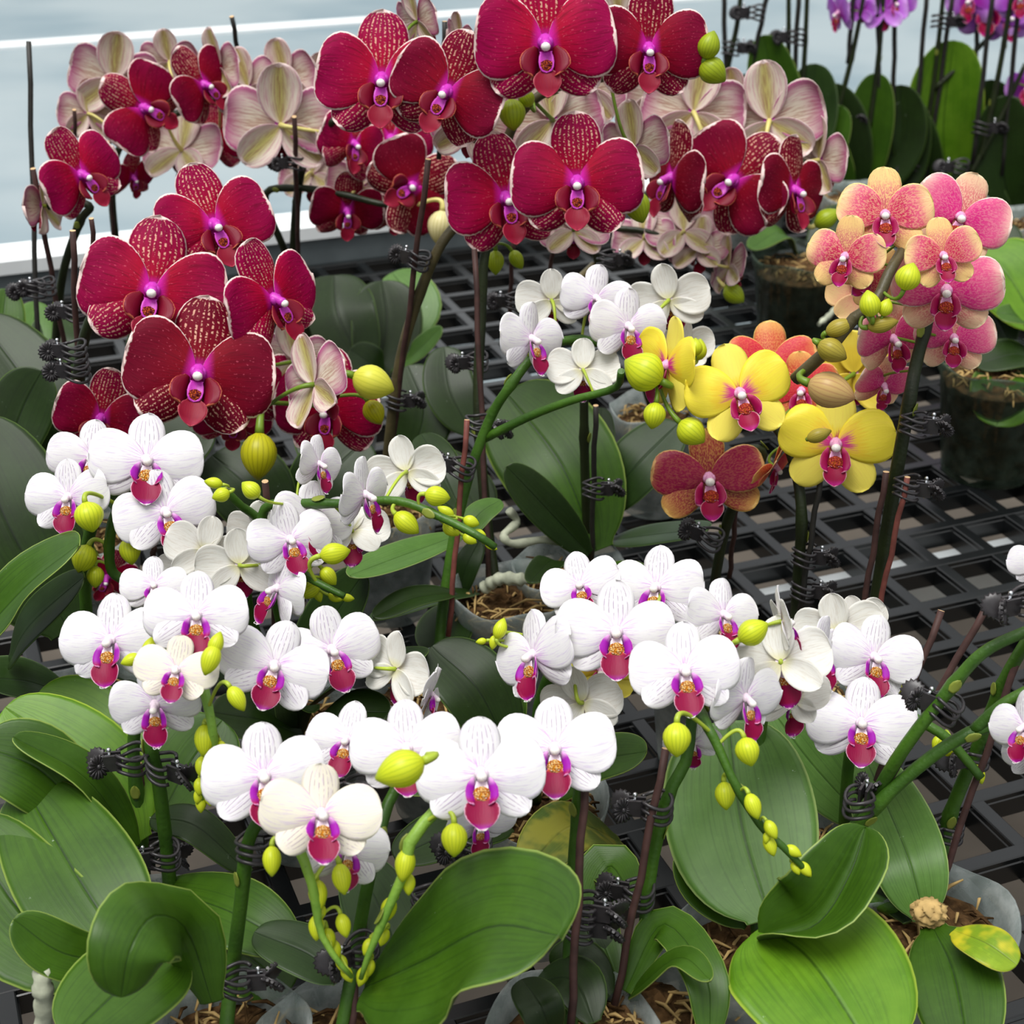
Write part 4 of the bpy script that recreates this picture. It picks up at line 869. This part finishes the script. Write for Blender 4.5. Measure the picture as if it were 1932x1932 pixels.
f(1812, 410, 190, 14, 8, 26, .02, 'pink'); f(1800, 638, 150, 12, 2, 8, .02, 'pink'); f(1625, 555, 130, 172, 4, 0, .04, 'pink'); f(1686, 640, 160, 34, -14, -6, .03, 'pink'); f(1668, 728, 120, 30, -30, 6, .04, 'pink')
f(1640, 520, 130, 20, -10, 50, .01)
for a in ((1714, 522, 46, 20, -.05, .9, 'lime'), (1641, 573, 44, 350, -.05, .8, 'lime'), (1671, 580, 30, 20, -.05, .8, 'lime'), (1665, 612, 50, 80, -.05, .55), (1585, 618, 56, 70, -.04, .6), (1570, 662, 52, 120, -.05, .75), (1568, 737, 90, 110, -.05, .75, 'tan')): o1.budat(*a)
o1.clip(1718, 800, 350, -.01); o1.clip(1705, 918, 345, -.01)

# ================================================================== RED, left front
r2 = Orchid('crimson orchid at left with four big white-rimmed blooms and a hanging olive bud', (165, 1010), 'red', Y=.88, stem='dark', bud='gold', pedi='green', seed=18)
r2.spike([(160, 1000, .93), (150, 850, .92), (150, 690, .91), (178, 590, .90), (230, 560, .90), (330, 560, .905), (420, 600, .905), (450, 650, .90), (480, 720, .89), (500, 770, .88)], .0044)
r2.stake((137, 435, .92), (152, 850, .92), .0019); r2.stake((172, 412, .95), (190, 620, .96))
f = r2.flower
f(405, 424, 222, 12, 6, -18, .04, tone=.2); f(287, 548, 272, 0, 8, 9, tone=.3); f(519, 565, 220, 42, 0, -24, .01); f(374, 703, 276, 0, 6, 8, -.03, tone=1.0)
f(596, 726, 185, 125, 0, 22, -.02); f(618, 772, 215, -22, -8, 0, .04); f(470, 730, 190, 16, -16, 0, .05); f(440, 792, 150, 10, -34, 0, .06); f(190, 790, 175, -10, -8, 12, .02); f(200, 1090, 120, 10, -40, 20, .05); f(560, 680, 150, 150, 10, 0, .06)
r2.budat(488, 860, 88, 182, -.04, .76); r2.budat(704, 722, 80, 110, .01, .8, 'pale'); r2.budat(706, 778, 44, 150, .02, .8)
r2.clip(146, 662, 175); r2.clip(152, 700, 175, -.005); r2.clip(150, 590, 170, .1)
r2.leaf([(80, 860, .98), (60, 740, 1.0), (-40, 600, 1.04)], 170, 'dark', .2, .4)
r2.leaf([(0, 900, .95), (40, 780, .97), (80, 700, .98)], 130, 'dark', .2, .4)
r2.leaf([(210, 960, .96), (300, 860, .97), (400, 800, .98)], 160, 'dark', .2, .5)
r2.leaf([(520, 1010, .95), (470, 920, .96), (400, 860, .98)], 170, 'dark', .2, .5)
r2.leaf([(560, 990, .97), (620, 900, .98), (690, 830, 1.0)], 150, 'dark', .2, .5)
# ================================================================== RED, far left
r1 = Orchid('crimson orchid at the far left edge with one open bloom beside tall thin stakes', (100, 820), 'red', Y=1.08, stem='dark', bud='pale', seed=19)
r1.spike([(100, 810, 1.15), (105, 650, 1.13), (118, 520, 1.12), (150, 420, 1.10), (170, 390, 1.09), (130, 380, 1.1), (90, 390, 1.1)], .0040)
r1.stake((54, 78, 1.2), (72, 700, 1.14), .0020, 'dark'); r1.stake((62, 318, 1.1), (126, 680, 1.12), .0020)
f = r1.flower
f(155, 330, 178, 32, 2, -34); f(78, 388, 130, -115, 0, 10, .02)
r1.clip(90, 540, 190); r1.clip(72, 545, 200)
r1.leaf([(14, 700, 1.12), (6, 620, 1.13), (12, 545, 1.15)], 84, 'mid', .2, .2); r1.leaf([(60, 720, 1.15), (60, 640, 1.17), (70, 570, 1.2)], 80, 'sage', .2, .2)
r1.leaf([(120, 740, 1.15), (100, 650, 1.17), (110, 590, 1.2)], 90, 'blue', .2, .2)
r1b = Orchid('crimson orchid at the back left with small blooms facing right against the grey floor', (330, 700), 'red', Y=1.25, stem='dark', bud='pale', pedi='cream', seed=20)
r1b.spike([(330, 690, 1.33), (240, 560, 1.30), (218, 450, 1.28), (212, 330, 1.27), (240, 260, 1.26), (320, 220, 1.26), (400, 190, 1.27), (470, 180, 1.28)], .0040)
r1b.stake((140, 207, 1.25), (146, 430, 1.28)); r1b.stake((206, 266, 1.24), (218, 560, 1.3)); r1b.stake((437, 31, 1.36), (470, 210, 1.38), .002, 'dark')
f = r1b.flower
f(272, 204, 172, 26, 2, -62, -.01); f(386, 160, 152, 36, 4, -40, .0); f(215, 150, 170, 168, 6, -6, .03); f(165, 215, 120, 200, -6, 0, .02); f(417, 130, 140, 120, 10, 4, .02); f(470, 165, 140, 150, 0, 20, .02)
f(345, 285, 160, 150, -24, 0, .02); f(404, 262, 130, -24, 0, 0, .04); f(252, 335, 100, 40, -24, -14, .02); f(320, 115, 110, 170, 14, 10, .04)
r1b.leaf([(420, 720, 1.3), (330, 640, 1.31), (240, 640, 1.32)], 120, 'dark', .2, .5)
r1b.leaf([(330, 700, 1.3), (400, 600, 1.31), (430, 560, 1.32)], 110, 'dark', .2, .4)
r3 = Orchid('crimson orchid showing one big pale bloom from behind, left of the tallest crimson one', (640, 700), 'red', Y=1.22, stem='dark', bud='pale', pedi='cream', seed=21)
r3.spike([(600, 690, 1.30), (560, 560, 1.27), (555, 440, 1.25), (570, 320, 1.23), (600, 260, 1.22), (632, 225, 1.21)], .0044)
r3.spike([(540, 480, 1.26), (500, 370, 1.25), (560, 355, 1.23), (640, 365, 1.22), (720, 385, 1.21), (780, 390, 1.2)], .0036)
r3.stake((555, 220, 1.2), (566, 560, 1.26), .0019)
f = r3.flower
f(530, 236, 208, 180, 2, 2, .0); f(668, 272, 150, 36, 0, 18, .0); f(778, 352, 185, 18, 2, 64, -.02, tone=1); f(738, 262, 160, 4, 4, 0, .05); f(540, 150, 140, 150, 4, 8, .05); f(684, 352, 140, 172, -8, 0, .03); f(655, 398, 140, 12, -22, 0, .0); f(600, 160, 110, 190, 0, 0, .06); f(745, 400, 110, 10, -30, 0, .02); f(590, 330, 130, 170, -20, 0, .05)
r3.budat(830, 428, 62, 190, -.03, .75, 'cream')
r3.clip(560, 305, 200, -.005); r3.clip(495, 435, 180)
r3.leaf([(690, 700, 1.3), (640, 600, 1.33), (630, 520, 1.37)], 150, 'dark', .3, .2); r3.leaf([(700, 720, 1.3), (730, 620, 1.33), (720, 530, 1.36)], 140, 'dark', .3, .2)
r3.leaf([(740, 640, 1.36), (780, 580, 1.38), (740, 515, 1.42)], 110, 'sage', .2, .3); r3.leaf([(740, 700, 1.3), (780, 670, 1.28), (834, 618, 1.28)], 50, 'sage', .2, .6)
r3.leaf([(720, 720, 1.28), (700, 690, 1.27), (660, 660, 1.27)], 80, 'dark', .2, .5)
# ================================================================== RED, top centre
r4 = Orchid('tallest crimson orchid with four large flat blooms at the top of the group', (730, 960), 'red', Y=1.0, stem='brown', bud='green', pedi='green', seed=22)
r4.spike([(725, 950, 1.01), (735, 830), (755, 680), (790, 560), (830, 465), (880, 400, 1.01), (940, 300, 1.02), (985, 210, 1.02), (1060, 160, 1.02), (1180, 140, 1.02), (1300, 110, 1.0), (1340, 100, .99)], .0046)
r4.spike([(940, 300, 1.02), (880, 250, 1.01), (800, 210, 1.0), (730, 190, 1.0)], .003)
r4.stake((808, 300, .99), (738, 850, 1.0), .0019); r4.stake((839, 40, 1.12), (828, 300, 1.12), .0018, 'dark')
f = r4.flower
f(720, 150, 244, -4, 6, 0, -.0, tone=.1); f(843, 172, 222, -14, 2, 24, -.02, tone=.8); f(1029, 80, 268, 0, 4, -3, -.03, tone=0); f(1224, 92, 216, 8, 2, 3, -.02, tone=.7)
f(890, 240, 160, 166, 4, -16, .03); f(1042, 226, 190, 182, 2, 8, .05); f(1200, 278, 160, 142, 2, 6, .02); f(1100, 168, 160, 188, 2, 0, .06)
f(1165, 30, 150, 182, 10, 0, .06); f(790, 40, 130, 120, 14, 10, .06); f(870, 70, 90, 120, 14, -14, .08)
r4.budat(967, 216, 58, 175, -.01, .85); r4.budat(992, 184, 34, 330, .0, .8); r4.budat(1345, 134, 58, 130, -.02, .85); r4.budat(1338, 85, 46, 20, -.02, .8)
r4.clip(795, 492, 175, -.005, 15); r4.clip(743, 756, 0)
r4.leaf([(680, 940, 1.05), (620, 850, 1.06), (600, 800, 1.08)], 120, 'dark', .2, .5); r4.leaf([(760, 900, 1.1), (800, 780, 1.12), (770, 690, 1.15)], 120, 'dark', .2, .4)
# ================================================================== RED, right back
r5 = Orchid('crimson orchid at the right of the red group with hanging pale petal backs', (1240, 780), 'red', Y=1.14, stem='dark', bud='green', pedi='cream', seed=23)
r5.spike([(1230, 770, 1.2), (1180, 620, 1.19), (1130, 500, 1.18), (1130, 440, 1.17), (1200, 380, 1.16), (1300, 330, 1.15), (1400, 300, 1.15), (1500, 300, 1.15), (1540, 330, 1.15)], .0040)
r5.spike([(1150, 430, 1.18), (1230, 440, 1.17), (1320, 480, 1.17), (1390, 545, 1.17)], .0026)
r5.spike([(1120, 500, 1.18), (1060, 560, 1.15), (1030, 640, 1.15)], .003, 'brown', add=False)
f = r5.flower
f(1383, 340, 212, -8, 2, 50, -.02, tone=.8); f(1500, 360, 190, 52, 0, 8, -.02, tone=1); f(1264, 336, 195, -56, 0, 14, -.03, tone=1); f(1452, 228, 200, 176, 4, 8, .03); f(1308, 212, 190, 186, 2, -10, .03); f(1548, 302, 155, 128, 2, -6, .02)
f(1290, 438, 140, 186, -24, 0, .03); f(1215, 452, 120, 172, -20, 0, .03); f(1378, 505, 115, 118, -8, 14, .0); f(1320, 470, 120, 160, -30, 0, .02); f(1240, 180, 130, 184, 8, 0, .05); f(1390, 190, 120, 170, 8, 10, .06)
r5.budat(1385, 555, 40, 130, -.01, .8); r5.budat(1560, 412, 46, 60, 0, .7, 'green')
r5.clip(1140, 488, 0); 
# ================================================================== FAR BENCH PLANTS
def far(label, base, Y, leaves, stems, fl, clips=(), seed=30):
    p = Orchid(label, base, 'lilac', Y=Y, stem='dark', pedi='green', seed=seed, pot=.05)
    for q in leaves: p.leaf(*q[0:2], q[2], .22, .2)
    for a, b, k in stems:
        if k: p.stake(a, b, .003, 'dark')
        else: p.spike([a, (a[0] * .5 + b[0] * .5 + 4, (a[1] + b[1]) / 2), b][::-1], .0045)
    for q in fl: p.flower(*q)
    for q in clips: p.clip(*q, size=1.5)
    return p
far('far row orchid with only leaves and bare dark stems, nearest the red group', (1420, 330), 1.95,
    [([(1430, 330), (1400, 230), (1420, 140)], 100, 'dark'), ([(1450, 330), (1470, 230), (1440, 66)], 110, 'mid'), ([(1470, 330), (1520, 240), (1540, 120)], 110, 'blue'), ([(1450, 350), (1380, 250), (1370, 160)], 90, 'sage'), ([(1490, 360), (1540, 300), (1590, 200)], 90, 'mid')],
    [((1365, -30), (1372, 250), 1), ((1400, -30), (1372, 130), 0), ((1452, -30), (1420, 120), 1), ((1488, -30), (1478, 260), 0), ((1524, -30), (1500, 300), 0), ((1508, -30), (1492, 280), 1)], [], ((1375, 90, 0), (1430, 24, 180), (1505, 70, 180)), 31)
far('far row lilac orchid with small purple blooms hanging among dark stems', (1620, 370), 1.98,
    [([(1610, 370), (1590, 260), (1560, 160)], 110, 'dark'), ([(1625, 370), (1640, 250), (1655, 138)], 90, 'mid'), ([(1640, 370), (1690, 270), (1700, 160)], 110, 'dark'), ([(1600, 380), (1560, 300), (1540, 250)], 90, 'mid'), ([(1640, 380), (1700, 320), (1730, 190)], 90, 'dark')],
    [((1635, -30), (1570, 250), 0), ((1668, -30), (1640, 240), 0), ((1690, -30), (1684, 240), 1), ((1612, -30), (1600, 120), 1), ((1655, -30), (1660, 200), 1)],
    [(1582, 24, 90, -60, -10, 0), (1625, 20, 60, 160, 0, 0), (1668, 22, 90, 170, -20, 0), (1690, 6, 80, 20, 0, 0)], ((1585, 225, 0),), 32)
far('far row lilac orchid with a wide pale green upright leaf and slanting side stem', (1790, 390), 1.98,
    [([(1790, 390), (1780, 240), (1800, 76)], 150, 'bright'), ([(1760, 390), (1730, 280), (1700, 190)], 90, 'dark'), ([(1820, 390), (1860, 280), (1870, 150)], 120, 'dark'), ([(1780, 400), (1720, 340), (1660, 320)], 90, 'dark')],
    [((1782, -30), (1735, 330), 0), ((1750, -30), (1722, 310), 1), ((1800, -30), (1748, 340), 1), ((1885, 50), (1762, 168), 0), ((1845, 40), (1840, 130), 1)],
    [(1832, 0, 110, -30, 0, 0), (1868, 10, 150, 0, 0, 10), (1905, 30, 120, 20, -10, 0)], ((1770, 40, 0), (1735, 320, 180)), 33)
far('far row lilac orchid at the right edge, its blooms cut by the frame', (1920, 420), 1.9,
    [([(1910, 420), (1890, 300), (1900, 180)], 110, 'dark'), ([(1930, 420), (1950, 300), (1960, 180)], 110, 'dark'), ([(1900, 430), (1840, 360), (1790, 340)], 90, 'dark'), ([(1900, 470), (1820, 400), (1760, 390)], 110, 'dark')],
    [((1912, -30), (1850, 300), 0), ((1935, 120), (1830, 330), 0), ((1926, -30), (1890, 330), 1), ((1875, -30), (1835, 310), 1)],
    [(1940, 165, 90, -20, 0, 0), (1942, 205, 70, -30, -20, 0), (1925, -5, 100, 0, 0, 0)], ((1848, 240, 0), (1815, 315, 180)), 34)
b1 = Orchid('flowerless orchid in a cloudy clear pot just left of the orange blooms', (1515, 490), 'red', Y=1.62, pot=.05, h=.1, seed=40, shaded=True)
b1.leaf([(1500, 478, 1.6), (1470, 440, 1.58), (1415, 470, 1.55)], 60, 'mid', .2, .7); b1.leaf([(1530, 478, 1.6), (1580, 420, 1.62), (1640, 400, 1.65)], 80, 'dark', .2, .6)
b1.root_([(1590, 560, 1.5), (1570, 590, 1.48), (1545, 612, 1.46)], .003)
b2 = Orchid('flowerless leafy orchid in a cloudy pot at the right edge behind the orange orchid', (1890, 690), 'red', Y=1.35, pot=.052, h=.1, seed=41, shaded=True)
b2.leaf([(1890, 690, 1.30), (1896, 735, 1.24), (1880, 805, 1.22)], 130, 'mid', .2, .5); b2.leaf([(1960, 620, 1.35), (1900, 520, 1.38), (1850, 480, 1.4)], 170, 'bright', .15, .6)
b2.leaf([(1960, 640, 1.33), (1920, 600, 1.3), (1880, 590, 1.3)], 60, 'mid', .2, .7); b2.leaf([(1900, 660, 1.36), (1860, 540, 1.4), (1900, 420, 1.45)], 120, 'dark', .2, .4); b2.leaf([(1900, 650, 1.36), (1820, 600, 1.36), (1760, 640, 1.36)], 90, 'dark', .2, .6)
b2.leaf([(1980, 700, 1.3), (1920, 670, 1.28), (1840, 690, 1.27)], 90, 'dark', .2, .7); b2.leaf([(1930, 720, 1.3), (1960, 780, 1.27), (1950, 850, 1.25)], 120, 'dark', .2, .5)
b2.stake((1840, 560, 1.33), (1835, 700, 1.35), .003, 'dark')
